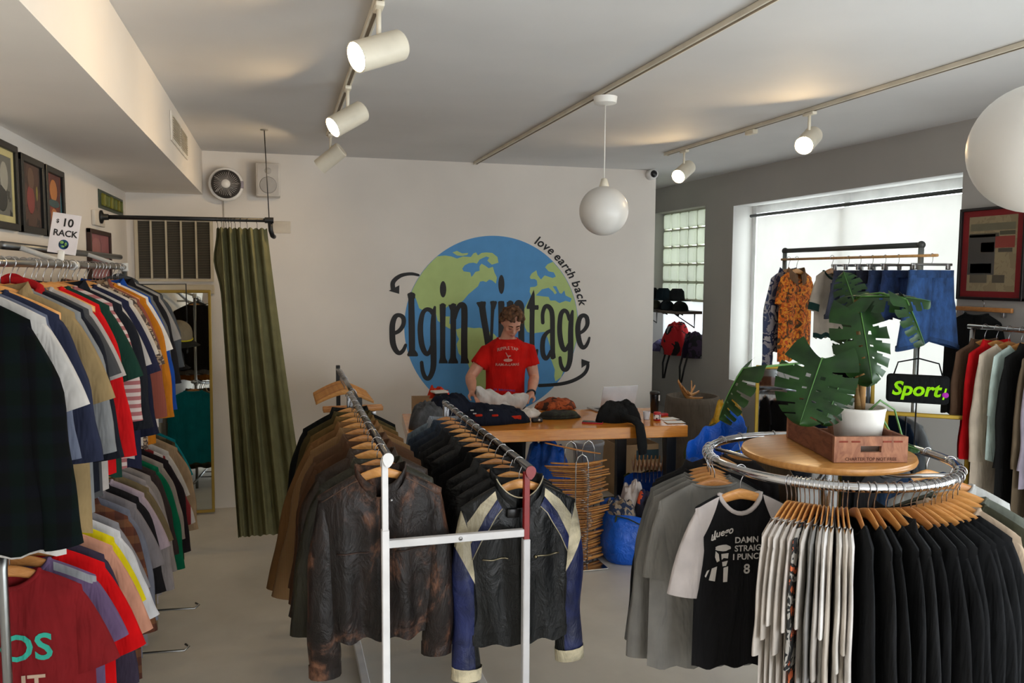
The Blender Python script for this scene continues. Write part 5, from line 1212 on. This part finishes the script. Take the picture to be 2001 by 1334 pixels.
def chest_y(x, z):
    zz = [s for s in S_]; rx, ry = .18, .127
    for i in range(len(S_)-1):
        if S_[i][0] <= z <= S_[i+1][0]:
            k = (z-S_[i][0])/(S_[i+1][0]-S_[i][0]); rx = S_[i][1]*(1-k)+S_[i+1][1]*k; ry = S_[i][2]*(1-k)+S_[i+1][2]*k
    cx = nkp.x*(z-.84)/.7; q = max(0, 1-((x-cx)/rx)**2)**.5
    return -.02*max(0, (z-1.2)/.3)-ry*q-.011
def chest_print(nm, v2, f): link(nm, [Vector((p[0], chest_y(*p), p[1])) for p in v2], f, PRT, so, False)
px0 = A_(984, 700, Yp).x-Xc
def arcd(x): return -.010*((x-px0)/.07)**2
v, f = text_geo('RIPPLE TAP', .036, bold=.02); chest_print('printed_lettering', [(px0+p.x, 1.415+p.y+arcd(px0+p.x)-.03) for p in v], f)
v, f = text_geo('RAM-A-LAMAS', .031, bold=.02); chest_print('printed_lettering', [(px0+p.x, 1.250+p.y) for p in v], f)
chest_print('printed_badge', *fan(blob(px0, 1.297, .038, .013)))
for Q in ([(-.006, 1.325), (-.022, 1.36), (-.018, 1.362), (.0, 1.332)], [(-.004, 1.322), (.02, 1.328), (.024, 1.338), (.0, 1.336)], [(.0, 1.31), (.004, 1.31), (.006, 1.33), (-.002, 1.33)]): chest_print('printed_bird', [(px0+a, b_) for a, b_ in Q], [(0, 1, 2, 3)])
HR = blotch([(60, 40, 27), (86, 58, 38), (112, 78, 52)], 40, dist=.2); g = G(); rnd = random.Random(5)
for k in range(420):
    u = rnd.random(); ph = rnd.random()*2*PI; ct = -0.32+1.32*u; st = (1-ct*ct)**.5
    dx, dy, dz = st*math.cos(ph), st*math.sin(ph), ct
    if dy < -.22 and dz < .58: continue
    if dz < -.05 and dy < .05: continue
    r = rnd.uniform(.011, .019); p = Vector((dx*.084, dy*.100+.004, dz*.108+.008))*rnd.uniform(.98, 1.17)
    g.ball(H(*p), r, 6, 5)
hair = g.out('hair', HR, P); voxel(hair, .006, 1, .4)
BT = fab((26, 26, 30)); g = G()
g.loft([el((0, 0, z), rx, ry) for z, rx, ry in ((.99, .166, .120), (.90, .174, .126), (.80, .178, .13))], False, False)
for s in (-1, 1): g.tube([(s*.088, 0, .88), (s*.095, -.005, .70), (s*.10, -.012, .48), (s*.104, .0, .28), (s*.106, .01, .07)], [.108, .100, .082, .076, .072], 18, True)
tr = g.out('trousers', BT, P); voxel(tr, .014, 2, .5)
for s in (-1, 1):
    G().tube([(s*.106, .055, .05), (s*.107, .0, .055), (s*.109, -.08, .05), (s*.112, -.165, .04)], [.045, .052, .050, .032], 14).out('shoe', plain((40, 40, 42), .5), P)
w = wrR-o0; d = (elR-wrR).normalized()
G().tube([w+d*.02+Vector((.034*math.cos(a), 0, 0))+d.cross(Vector((1, 0, 0))).normalized()*.034*math.sin(a) for a in [2*PI*k/24 for k in range(24)]], .008, 8, closed=True).out('bracelet', BLACKM, P)
G().tube([Vector((nkp.x+.074*math.cos(a), -.034+.062*math.sin(a), shz+.052-.034*max(0, -math.sin(a))**1.5)) for a in [2*PI*k/30 for k in range(30)]], .003, 6, closed=True).out('necklace', plain((226, 222, 214), .3), P)
# the garment being folded
g = G(); a0_ = A_(930, 762, Yp-.36); a1_ = A_(1028, 772, Yp-.36); o1 = (a0_+a1_)/2
HW = fab((206, 202, 200)); t = thing('held_tee_shirt', 'pale grey-white tee shirt held in both hands over the counter', 'tee shirt', o1)
L = []
for i in range(29):
    u = i/28; c = a0_.lerp(a1_, u)-o1; hh2 = .046+.022*math.sin(PI*u)**.6+.006*math.sin(u*23); th = .035+.012*math.sin(u*17+1)
    l = []
    for k in range(20):
        a = 2*PI*k/20; fr = 1+.14*math.sin(3*a+u*14)+.12*math.sin(5*a-u*22)+.10*noise.noise(Vector((u*9, a*2, 1)))
        l.append(c+Vector((.012*math.sin(a*2+u*9), th*math.cos(a)*fr-.02, -.055*math.sin(PI*u)-.012-.02*u+hh2*1.05*math.sin(a)*fr)))
    L.append(l)
g.loft(L, True, True).out('body', HW, t)
heap('hanging_fold', '', '', (-.02, -.005, -.112), .17, .05, .06, HW, -.12, 77, lump=.4, parent=t)
v, f = text_geo('U. BROWNS', .032, bold=.02)
g = G(); g.add([Vector((p.x+.01, -.052-.012, .022+p.y*.7-.10*p.x)) for p in v], f); g.out('printed_lettering', fab((44, 62, 120)), t, False)
# ================================================================ UNDER AND AROUND THE COUNTER
sc_ = Vector((1.985, 5.16, 0))
t = thing('hanger_stacker', 'chrome wire hanger stacker under the counter', 'hanger stand', (sc_.x, sc_.y, 0))
for dx, dy, top in ((-.02, -.035, .79), (-.02, .19, .835), (.12, .21, .83)):
    G().tube([(dx-.045, dy, .012), (dx-.045, dy, top-.06), (dx-.03, dy, top-.02), (dx, dy, top), (dx+.03, dy, top-.02), (dx+.045, dy, top-.06), (dx+.045, dy, .012)], .0042, 8).out('wire_arch', CHROME, t)
G().rbox((-.2, -.12, .002), (.15, .26, .012), .003, 1).out('base_plate', CHROME, t, False)
rnd = random.Random(3)
for i in range(44):
    o = hanger('wooden hanger lying flat in the tall stack on the wire stacker', sc_+Vector((rnd.uniform(-.022, .022)+.015*math.sin(i*.4), -.065+rnd.uniform(-.01, .01), .03+.0158*i)), 0, 'wooden hangers stacked flat under the counter', .006, (HWOOD2, HWOOD, wood((150, 100, 56), (188, 138, 88), (3, 3, 8), .45))[i % 3])
    o.rotation_euler = (PI/2, 0, rnd.uniform(-.10, .10))
o = hanger('loose wooden hanger poking up askew from the top of the flat stack', sc_+Vector((-.02, .02, .80)), 0, None, .006, HWOOD2); o.rotation_euler = (PI/2-.1, .22, -.1)
t = thing('waste_bin', 'round white plastic bin standing behind the hanger stacker', 'bin', (2.46, 6.28, 0))
G().lathe([(.10, 0.001), (.128, .60), (.134, .60), (.134, .625), (.124, .625), (.118, .55), (.095, .01), (.001, .01)], (0, 0, 0), 32, None, True, False).out('bin_body', plain((214, 214, 216), .4), t)
t = thing('cardboard_carton', 'brown cardboard carton of hangers against the painted wall under the counter', 'box', (3.12, 6.92, 0))
for a, b_ in (((-.2, -.2, .001), (.2, -.195, .47)), ((-.2, .195, .001), (.2, .2, .47)), ((-.2, -.1945, .001), (-.195, .1945, .47)), ((.195, -.1945, .001), (.2, .1945, .47)), ((-.1945, -.1945, .001), (.1945, .1945, .006))): G().box(a, b_).out('box_panel', CB_, t, False)
G().box((-.02, -.2025, .33), (.2, -.2005, .42)).out('printed_band', plain((34, 62, 72), .7), t, False)
for i in range(5):
    o = hanger('wooden hanger sticking out of the cardboard carton', Vector((3.12-.08+.03*i, 6.86+.02*i, .49+.022*i)), 0, 'hangers in the cardboard carton', .006); o.rotation_euler = (PI/2, 0, -.3+.1*i)
# blue woven shopping bags
BLUE = fab((12, 92, 204), 'shiny'); BLUE2 = fab((12, 80, 184), 'shiny'); STRAP = fab((70, 74, 40))
def tarp_bag(label, c, rx, ry, h, rot, seed, m, dips=(.0, .0), group=None):
    t = thing('blue_shopping_bag', label, 'bag', c, rot); NS = 64; L = []
    prof = [(.80, .001), (.90, .02), (.97, .12), (1.02, .35), (1.0, .6), (.94, .82), (.90, 1.0)]
    def sq(a): cc, ss = math.cos(a), math.sin(a); return sgn(cc)*abs(cc)**.62, sgn(ss)*abs(ss)**.62
    for r, q in prof:
        l = []
        for k in range(NS):
            a = 2*PI*k/NS; x, y = sq(a); n = noise.noise(Vector((x*2.3, y*2.3, q*3+seed)))*.07+.03*noise.noise(Vector((x*6, y*6, q*7+seed)))
            zz = h*q*(1+(dips[0]*x+dips[1]*y)*q+.08*q*noise.noise(Vector((x*1.6, y*1.6, seed*2))))
            l.append(Vector((x*rx*(r+n*min(1, q*4)), y*ry*(r+n*min(1, q*4)), zz)))
        L.append(l)
    inn = [[p*.0+Vector((p.x*.965, p.y*.965, p.z-.004)) for p in L[-1]]]+[[Vector((p.x*.9, p.y*.9, h*.5)) for p in L[4]]]
    G().loft(L+inn, True, False).out('bag_body', m, t)
    top = L[-1]
    for s0, s1 in ((NS//8, 3*NS//8), (5*NS//8, 7*NS//8)):
        a, b_ = top[s0], top[s1]; out_ = Vector((0, (a.y+b_.y)/2, 0)).normalized()
        G().tube([a+Vector((0, 0, -.05))+out_*.008, a+out_*.012, (a*.8+b_*.2)+out_*.05+Vector((0, 0, .0)), (a+b_)/2+out_*.075+Vector((0, 0, -.035)), (a*.2+b_*.8)+out_*.05, b_+out_*.012, b_+Vector((0, 0, -.05))+out_*.008], .011, 8, flat=.3).out('handle', STRAP, t)
    return t
tarp_bag('blue woven shopping bag full of clothes, nearest bag on the floor before the counter', Vector((2.43, 5.26, 0)), .262, .235, .34, -.15, 3, BLUE, (-.10, .05))
c = Vector((2.41, 5.26, .28))
heap('stuffed_tee_shirt', 'cream white tee shirt on top of the nearest blue bag', 'tee shirt', c+Vector((.03, .07, .03)), .11, .09, .185, fab((208, 196, 190)), .2, 61, lump=.5)
heap('stuffed_jersey', 'navy jersey with orange stripes stuffed in the nearest blue bag', 'jersey', c+Vector((.095, -.045, .0)), .115, .10, .165, blotch([(26, 26, 40), (26, 26, 40), (30, 30, 60), (210, 80, 40)], 10), -.3, 66, lump=.4)
heap('stuffed_shirt', 'tan and blue striped shirt in the curtain-side half of the nearest blue bag', 'shirt', c+Vector((-.105, .0, .0)), .13, .12, .135, blotch([(150, 132, 112), (40, 54, 84), (168, 150, 130), (60, 70, 92)], 9), .5, 69, lump=.4)
tarp_bag('blue woven shopping bag of hangers half hidden behind the nearest blue bag', Vector((2.74, 5.69, 0)), .20, .155, .42, .1, 8, BLUE2, (.05, .1))
for i in range(9):
    o = hanger('wooden hanger standing in the second blue bag', Vector((2.74-.028*(i-4), 5.69+.011*(i-4), .60)), 0, 'hangers in the second blue bag', .006, HWOOD2); o.rotation_euler = (.0, PI+.3, 1.2)
    o.location.z = .42
heap('crumpled_plastic_bag', 'crumpled blue bag showing behind the hanger stack under the counter', 'bag', Vector((1.93, 5.80, 0)), .22, .2, .74, BLUE, .2, 88, lump=.25)
# window side
tarp_bag('tall blue woven bag slumped behind the round rack', Vector((2.90, 4.98, 0)), .20, .19, .88, .3, 12, BLUE, (.16, .0))
tarp_bag('large blue bag flap', Vector((3.02, 4.72, 0)), .2, .2, .3, 0, 5, BLUE) if False else None
t = heap('yellow_tote_bag', 'bright yellow tote bag slumped below the window sill', 'bag', Vector((3.42, 5.72, 0)), .20, .18, .92, fab((196, 150, 18), 'shiny'), .2, 93, lump=.22, pw=3.2)
t = thing('canvas_hamper', 'grey-brown canvas hamper full of hangers in the corner past the counter', 'hamper', (3.72, 6.85, 0))
G().lathe([(.20, .001), (.25, .02), (.27, .45), (.25, .82), (.24, .88), (.22, .88), (.22, .5)], (0, 0, 0), 40, None, True, False).out('hamper_bag', fab((108, 98, 88)), t)
for i in range(4):
    o = hanger('wooden hanger standing in the canvas hamper', Vector((3.60+.05*i, 6.80+.03*i, .86)), 0, 'hangers in the canvas hamper', .006, HWOOD2); o.rotation_euler = (.1*i-.1, PI+.5-.2*i, .4+.2*i); o.location.z = .80
# pipe rack before the big window
WX = 3.70
t = thing('window_pipe_rack', 'tall pipe rack with denim shorts standing before the white blind', 'clothes rack', (WX, 4.75, 0))
BPI = plain((92, 98, 96), .35, 1.0)
G().tube([(0, -.69, 2.19), (0, .68, 2.19)], .0165, 12).out('top_pipe', plain((52, 56, 54), .45), t)
for y in (-.69, .68):
    G().tube([(0, y, 2.19), (0, y, .02)], .0165, 12).out('upright_pipe', plain((170, 178, 178), .3, .8), t)
    G().ball((0, y, 2.19), .024, 12, 8).out('elbow_joint', plain((60, 64, 62), .45), t)
    G().tube([(-.22, y, .018), (.22, y, .018)], .0165, 12).out('foot_pipe', BPI, t)
G().tube([(-.02, -.84, 2.125), (-.02, .69, 2.125)], .009, 10).out('wooden_dowel', wood((190, 140, 84), (214, 166, 108), (1, 6, 1), .5), t)
wy = lambda k: 4.75+k
put('shirt', blotch([(66, 48, 24), (120, 70, 20), (206, 92, 20), (224, 150, 40), (196, 70, 16)], 20, dist=1.5), 'orange and black autumn print shirt on the wall end of the window rack', 'wooden hanger inside the orange print shirt on the window rack', (WX-.02, wy(.50), 2.125), .35, None, None, 300, dict(length=.62, sl=.16, a0=70, a1=84, W=.19, chest=.2, hem=.2, rs=.07, cm=fab((120, 92, 70)), T=.03))
put('jacket', blotch([(60, 70, 100), (150, 146, 150), (40, 48, 78), (176, 170, 170)], 9), 'blue and white jacket at the wall end of the window rack behind the orange shirt', 'wooden hanger inside the blue and white jacket on the window rack', (WX-.02, wy(.60), 2.125), .32, None, None, 301, dict(length=.56, sl=.62, a0=66, a1=88, W=.20, collar='lapel'))
put('tee', fab((176, 164, 150)), 'beige tee shirt with dark green edges on the window rack', 'wooden hanger inside the beige and green tee on the window rack', (WX-.02, wy(.10), 2.125), .3, None, None, 302, dict(length=.42, sl=.2, W=.17, chest=.18, hem=.18, cm=fab((30, 52, 46)), cuff=fab((28, 54, 50)), hemband=fab((28, 54, 50)), a0=66, a1=80, rs=.07))
def shorts(label, hl, y, col, rot=0, w=.19, ln=.40, leg_=.12, seed=0):
    loc = Vector((WX-.02, y, 2.125)); t = thing('denim_shorts', label, 'shorts', loc, rot, None)
    m = fab(col, 'denim'); z0 = -.085
    for s in (-1, 1):
        L = []
        for j in range(13):
            q = j/12; z = z0-.03-(ln-.03)*q; xc = s*(w*.48+.035*q); rx = w*.5+.035*q; ry = .028+.016*q
            if q < .4: xc = s*(w*.49+.01*q)
            L.append([Vector((xc+rx*math.cos(2*PI*k/20), ry*math.sin(2*PI*k/20)*(1+.15*math.sin(3*2*PI*k/20+seed+q*4)), z+s*math.cos(2*PI*k/20)*(-.03)*q)) for k in range(20)])
        lg = G().loft(L).out('trouser_leg', m, t)
        hemm = [[c+(p-c)*1.04+Vector((0, 0, dz)) for p in L[-1] for c in [sum(L[-1], Vector())/20]] for dz in (.022, -.002)]
        G().loft(hemm).out('turn_up', fab(shade(col, .8), 'denim'), lg)
    wb = [[Vector((w*1.0*math.cos(2*PI*k/28), .040*math.sin(2*PI*k/28), z)) for k in range(28)] for z in (z0-.045, z0)]
    G().loft(wb).out('waistband', fab(shade(col, .85), 'denim'), t)
    for s in (-1, 1): G().rbox((s*w*.5-.045, .041, z0-.20), (s*w*.5+.045, .047, z0-.085), .004).out('back_pocket', fab(shade(col, 1.1), 'denim'), t)
    h = thing('clip_hanger', hl, 'hanger', loc, rot, 'clip hangers on the window rack')
    G().rbox((-.16, -.006, -.06), (.16, .006, -.045), .003).out('clamp_bar', STEEL, h); G().tube(_hook(.0115)[:-1]+[Vector((0, 0, -.05))], .0019, 6).out('hook', HOOKM, h)
    for s in (-1, 1): G().rbox((s*.13-.012, -.009, -.083), (s*.13+.012, .009, -.046), .003).out('clip', STEEL, h)
    return t
DC = [((60, 66, 86), 'grey-blue'), ((52, 60, 84), 'slate denim'), ((34, 38, 56), 'almost black'), ((44, 62, 100), 'mid blue'), ((40, 62, 108), 'bright blue')]
for i, (c, wd) in enumerate(DC):
    shorts(f'{wd} denim shorts, {ORD[i]} from the beige tee on the window rack', f'clip hanger over the {wd} denim shorts on the window rack', wy(-.07-.115*i), c, random.uniform(.15, .4), .135, .29, seed=i)
shorts('large blue denim shorts on the doorway end of the window rack', 'clip hanger over the large blue denim shorts', wy(-.80), (42, 74, 122), .1, .175, .44, seed=9)
# far rail by the newspaper
FX, FZ = 4.0, 1.705
t = thing('chrome_rail_rack', 'chrome clothes rail along the grey wall below the framed newspaper', 'clothes rack', (FX, 3.2, 0))
G().tube([(0, -.75, FZ), (0, .78, FZ)], .0145, 12).out('rail', CHROME, t)
for y in (-.72, .75): G().tube([(0, y, FZ-.015), (0, y, .02)], .0145, 12).out('upright', CHROME, t); G().tube([(-.2, y, .016), (.2, y, .016)], .0145, 10).out('foot', CHROME, t)
FR = [('shirt', (96, 74, 58), 'brown floral blouse', dict(sl=.5)), ('jacket', (190, 22, 28), 'red jacket', dict()), ('sweat', (204, 190, 172), 'cream knit pullover', dict(length=.86)), ('tee', (196, 216, 210), 'pale mint tee', dict(sl=.3, length=.6)), ('jacket', (26, 26, 26), 'black overcoat', dict(length=.9)), ('long', (112, 98, 80), 'taupe long-sleeved top', dict(length=.88)), ('long', (176, 168, 186), 'pale lavender blouse', dict()), ('jacket', (36, 36, 38), 'charcoal trench coat', dict(length=1.05)), ('knit', (132, 22, 84), 'magenta knit dress', dict(length=1.05)), ('tee', (70, 116, 98), 'sea green tee', dict()), ('flannel', (120, 120, 122), 'grey flannel shirt', dict()), ('jacket', fab((62, 82, 100), 'denim'), 'washed denim jacket', dict(length=.8)), ('knit', stripes((170, 140, 90), (40, 38, 36), 24), 'striped ochre sweater', dict()), ('tee', (180, 176, 170), 'light stone tee', dict()), ('jacket', (40, 36, 44), 'aubergine black jacket', dict())]
for i, (k, c, wd, ov) in enumerate(FR):
    put(k, cloth(c, k), f'{wd}, {ORD[i]} from the wall end of the chrome rail', f'wooden hanger inside the {wd} on the chrome rail', (FX, 3.86-.083*i, FZ), random.uniform(-.1, .1), 'clothes on the chrome rail', 'hangers on the chrome rail', 330+i, {**dict(T=.022, W=.195, chest=.215, hem=.22, a0=80, a1=88, a0b=80, a1b=88), **ov})
# framed newspaper
t = thing('framed_newspaper', 'framed newspaper page with a red mat on the grey wall beside the window', 'framed picture', (XR-.002, 4.07, 2.145))
hy, hz_ = .245, .287; g = G()
for a, b_ in (((-.03, -hy, -hz_), (0, -hy+.018, hz_)), ((-.03, hy-.018, -hz_), (0, hy, hz_)), ((-.0295, -hy, hz_-.018), (-.0005, hy, hz_)), ((-.0295, -hy, -hz_), (-.0005, hy, -hz_+.018))): g.rbox(a, b_, .003, 1)
g.out('picture_frame', plain((24, 18, 18), .4), t, False)
G().box((-.012, -hy+.01, -hz_+.01), (-.002, hy-.01, hz_-.01)).out('red_mat', plain((126, 22, 26), .7), t, False)
G().box((-.0135, -.178, -.232), (-.0122, .178, .232)).out('newspaper_page', blotch([(138, 122, 94), (150, 134, 104), (142, 126, 98)], 12), t, False)
for y, z, w_, h_, c in ((.075, -.005, .10, .125, (74, 70, 66)), (-.095, .07, .07, .035, (140, 60, 50)), (.0, .165, .165, .022, (110, 104, 84)), (.06, .115, .11, .012, (84, 76, 62)), (-.11, .125, .055, .012, (84, 80, 62)), (.09, -.155, .065, .025, (92, 84, 70)), (-.06, -.155, .045, .024, (88, 80, 66)), (-.10, .02, .05, .012, (80, 74, 62)), (.03, .04, .05, .03, (136, 64, 54)), (.075, -.09, .08, .03, (66, 64, 64))):
    G().box((-.0146, y-w_, z-h_), (-.0136, y+w_, z+h_)).out('newspaper_block', plain(c, .8), t, False)
t = thing('wall_hanger_bar', 'wooden trouser hanger with a black top hung on the wall below the newspaper', 'hanger', (XR-.02, 4.10, 1.80)); 
G().rbox((-.012, -.21, -.014), (.008, .21, .014), .004).out('clamp_bar', HWOOD2, t); G().tube([(0, 0, .014), (0, 0, .045), (0, .014, .058), (.008, .02, .05)], .002, 6).out('hook', HOOKM, t)
for s in (-1, 1): G().rbox((-.014, s*.15-.01, -.045), (.006, s*.15+.01, -.0145), .002).out('clip', STEEL, t)
put('tee', fab((26, 28, 28)), 'black tee hanging flat on the grey wall below the framed newspaper', '', (XR-.055, 4.12, 1.86), PI/2, None, None, 380, dict(nohang=True, sl=.18, T=.02, length=.62, W=.19, rs=.07, a0=70, a1=84))
# gold mirrors and the neon bag under the window
def gold_mirror(label, c, w_, h_, rot):
    t = thing('gold_frame_mirror', label, 'mirror', c, rot); t.rotation_euler = (math.radians(-5), 0, rot); g = G()
    for a, b_ in (((-w_/2, -.03, .004), (-w_/2+.025, 0, h_)), ((w_/2-.025, -.03, .004), (w_/2, 0, h_)), ((-w_/2, -.0295, h_-.025), (w_/2, -.0005, h_)), ((-w_/2, -.0295, .004), (w_/2, -.0005, .029))): g.rbox(a, b_, .004, 1)
    g.out('mirror_frame', plain((176, 146, 50), .35, .5), t, False); G().box((-w_/2+.012, -.02, .015), (w_/2-.012, -.012, h_-.012)).out('mirror_glass', plain((150, 154, 160), .03, 1.0, vary=0), t, False); return t
gold_mirror('wide gold-framed mirror leaning behind the monstera leaves', Vector((3.62, 4.90, 0)), .80, 1.36, math.radians(-30))
gold_mirror('smaller gold-framed mirror leaning below the neon-lettered bag', Vector((3.62, 3.86, 0)), .46, 1.20, math.radians(-38))
q = at(1793, 748, 3.66)
t = thing('lettered_bag', 'black bag with neon green lettering hung before the smaller gold mirror', 'bag', q+Vector((0, 0, -.02)), math.radians(-40))
G().rbox((-.155, -.03, -.09), (.155, .03, .065), .02, 3).out('bag_body', fab((22, 24, 26)), t)
G().tube([(-.12, 0, .06), (-.10, 0, .13), (0, 0, .155), (.10, 0, .13), (.12, 0, .06)], .004, 8).out('bag_handle', fab((20, 20, 22)), t)
NEON = fab((150, 226, 20)); v, f = text_geo('Sport', .105, .2, bold=.03); link('neon_lettering', [Vector((p.x-.01, -.0325, p.y-.045)) for p in v], f, NEON, t, False)
v, f = text_geo('1', .09, .2); link('neon_lettering', [Vector((p.x+.125, -.0325, p.y-.06)) for p in v], f, NEON, t, False)
G().ball((.135, -.03, -.035), (.017, .006, .016), 12, 6).out('magenta_badge', fab((170, 50, 170)), t)
t = thing('bag_stand', 'thin black stand holding the neon-lettered bag', 'stand', Vector((q.x, q.y, 0)), math.radians(-40))
G().tube([(0, .05, .005), (0, .05, q.z+.20), (0, .0, q.z+.215), (0, -.01, q.z+.19)], .004, 8).out('stand_pole', BLACKM, t); G().lathe([(.15, .002), (.15, .012), (.01, .02)], (0, .05, 0), 24).out('stand_base', BLACKM, t)
# window sill things
s0 = atx(1492, 742, XR+.10); heap('folded_blue_top', 'blue and navy tops folded on the big window sill', 'tee shirt', Vector((XR+.12, 6.42, .987)), .10, .22, .09, blotch([(20, 52, 140), (24, 60, 160), (26, 30, 60)], 7), 0, 97, lump=.3)
t = thing('pillar_candle', 'white pillar candle on the window sill by the jamb', 'candle', (XR+.08, 6.95, .9865)); G().lathe([(.036, .0), (.038, .004), (.038, .10), (.03, .103), (.001, .098)], (0, 0, 0), 24).out('wax', plain((212, 208, 200), .5), t); G().tube([(0, 0, .098), (.002, 0, .112)], .0015, 5).out('wick', BLACKM, t)
# alcove shelf of hats, bags on the sill
t = thing('wall_shelf', 'dark wooden shelf of hats across the glass block window', 'shelf', (4.10, 8.25, 1.63)); G().rbox((-.16, -.60, -.03), (.148, .62, 0), .004, 1).out('shelf_board', wood((62, 48, 40), (84, 66, 54)), t, False)
for y in (-.45, .45): G().tube([(.14, y, -.03), (-.10, y, -.03), (.14, y, -.18), (.14, y, -.03)], .008, 6).out('shelf_bracket', BLACKM, t)
HC = [(22, 24, 24), (30, 34, 34), (40, 48, 52), (26, 30, 44), (84, 82, 66), (34, 40, 40), (24, 24, 26)]
HN = ['black', 'ink black', 'steel grey', 'navy', 'camouflage green', 'pine grey', 'coal black']
for i in range(7):
    pp = Vector((4.05+.06*(i % 2), 7.74+.155*i, 1.632)); cap(f'{HN[i]} cap on the alcove shelf, {ORD[i]} from the window pier', pp, fab(HC[i]), fab(shade(HC[i], .9)), 0, 2.4+.3*math.sin(i), .88).rotation_euler = (0, 0, 2.4+.3*math.sin(i))
for i, (dy, c, wd) in enumerate(((.1, (30, 32, 34), 'black felt hat'), (.42, (28, 40, 48), 'dark teal felt hat'), (.72, (20, 20, 22), 'tall black felt hat'))):
    t = thing('felt_hat', f'{wd} piled on the caps of the alcove shelf', 'hat', (4.08, 7.80+dy, 1.731)); G().lathe([(.001, .13), (.05, .13), (.075, .10), (.082, .03), (.085, .012), (.15, .004), (.152, 0), (.085, .0)], (0, 0, 0), 28, None, False, False).out('hat_crown', fab(c), t)
def duffel(label, c, rx, ry, h, m, rot, seed, m2, strap=True):
    t = thing('backpack', label, 'bag', c, rot); heap('bag_body', '', '', (0, 0, 0), rx, ry, h, m, 0, seed, lump=.2, parent=t); heap('bag_pocket', '', '', (-.05, .0, .0), rx*.7, ry*.6, h*.75, m2, 0, seed+3, lump=.2, parent=t)
    if strap: G().tube([(-.10, -.05, .05), (-.15, -.06, -.10), (-.16, -.02, -.26), (-.15, .03, -.27), (-.14, .06, -.10), (-.10, .05, .06)], .011, 8, flat=.4).out('shoulder_strap', BLACKM, t)
    return t
duffel('red and black backpack with hanging straps on the alcove sill', Vector((XR+.0, 8.20, 1.131)), .16, .22, .33, blotch([(190, 26, 34), (190, 26, 34), (30, 28, 32), (160, 160, 166)], 5), 0, 103, fab((26, 26, 28)))
duffel('black and purple backpack on the alcove sill by the window pier', Vector((XR+.0, 7.80, 1.131)), .13, .12, .26, blotch([(26, 24, 30), (60, 44, 70), (30, 28, 36), (150, 148, 152)], 6), 0, 113, fab((34, 26, 44)), True)
duffel('lavender cloth bag at the painted wall end of the alcove sill', Vector((XR+.02, 8.62, 1.131)), .12, .13, .12, blotch([(120, 116, 170), (90, 84, 130), (40, 38, 50)], 6), 0, 123, fab((52, 50, 66)), False)
# ================================================================ RENDER LOOK
sc = bpy.context.scene
sc.view_settings.view_transform = 'Standard'; sc.view_settings.look = 'None'; sc.view_settings.exposure = EXPOSURE; sc.view_settings.gamma = 1; sc.view_settings.use_curve_mapping = False
sc.cycles.max_bounces = 10; sc.cycles.diffuse_bounces = 6; sc.cycles.glossy_bounces = 4; sc.cycles.transparent_max_bounces = 8
sc.cycles.sample_clamp_indirect = 6; sc.cycles.use_denoising = True; sc.cycles.blur_glossy = .5
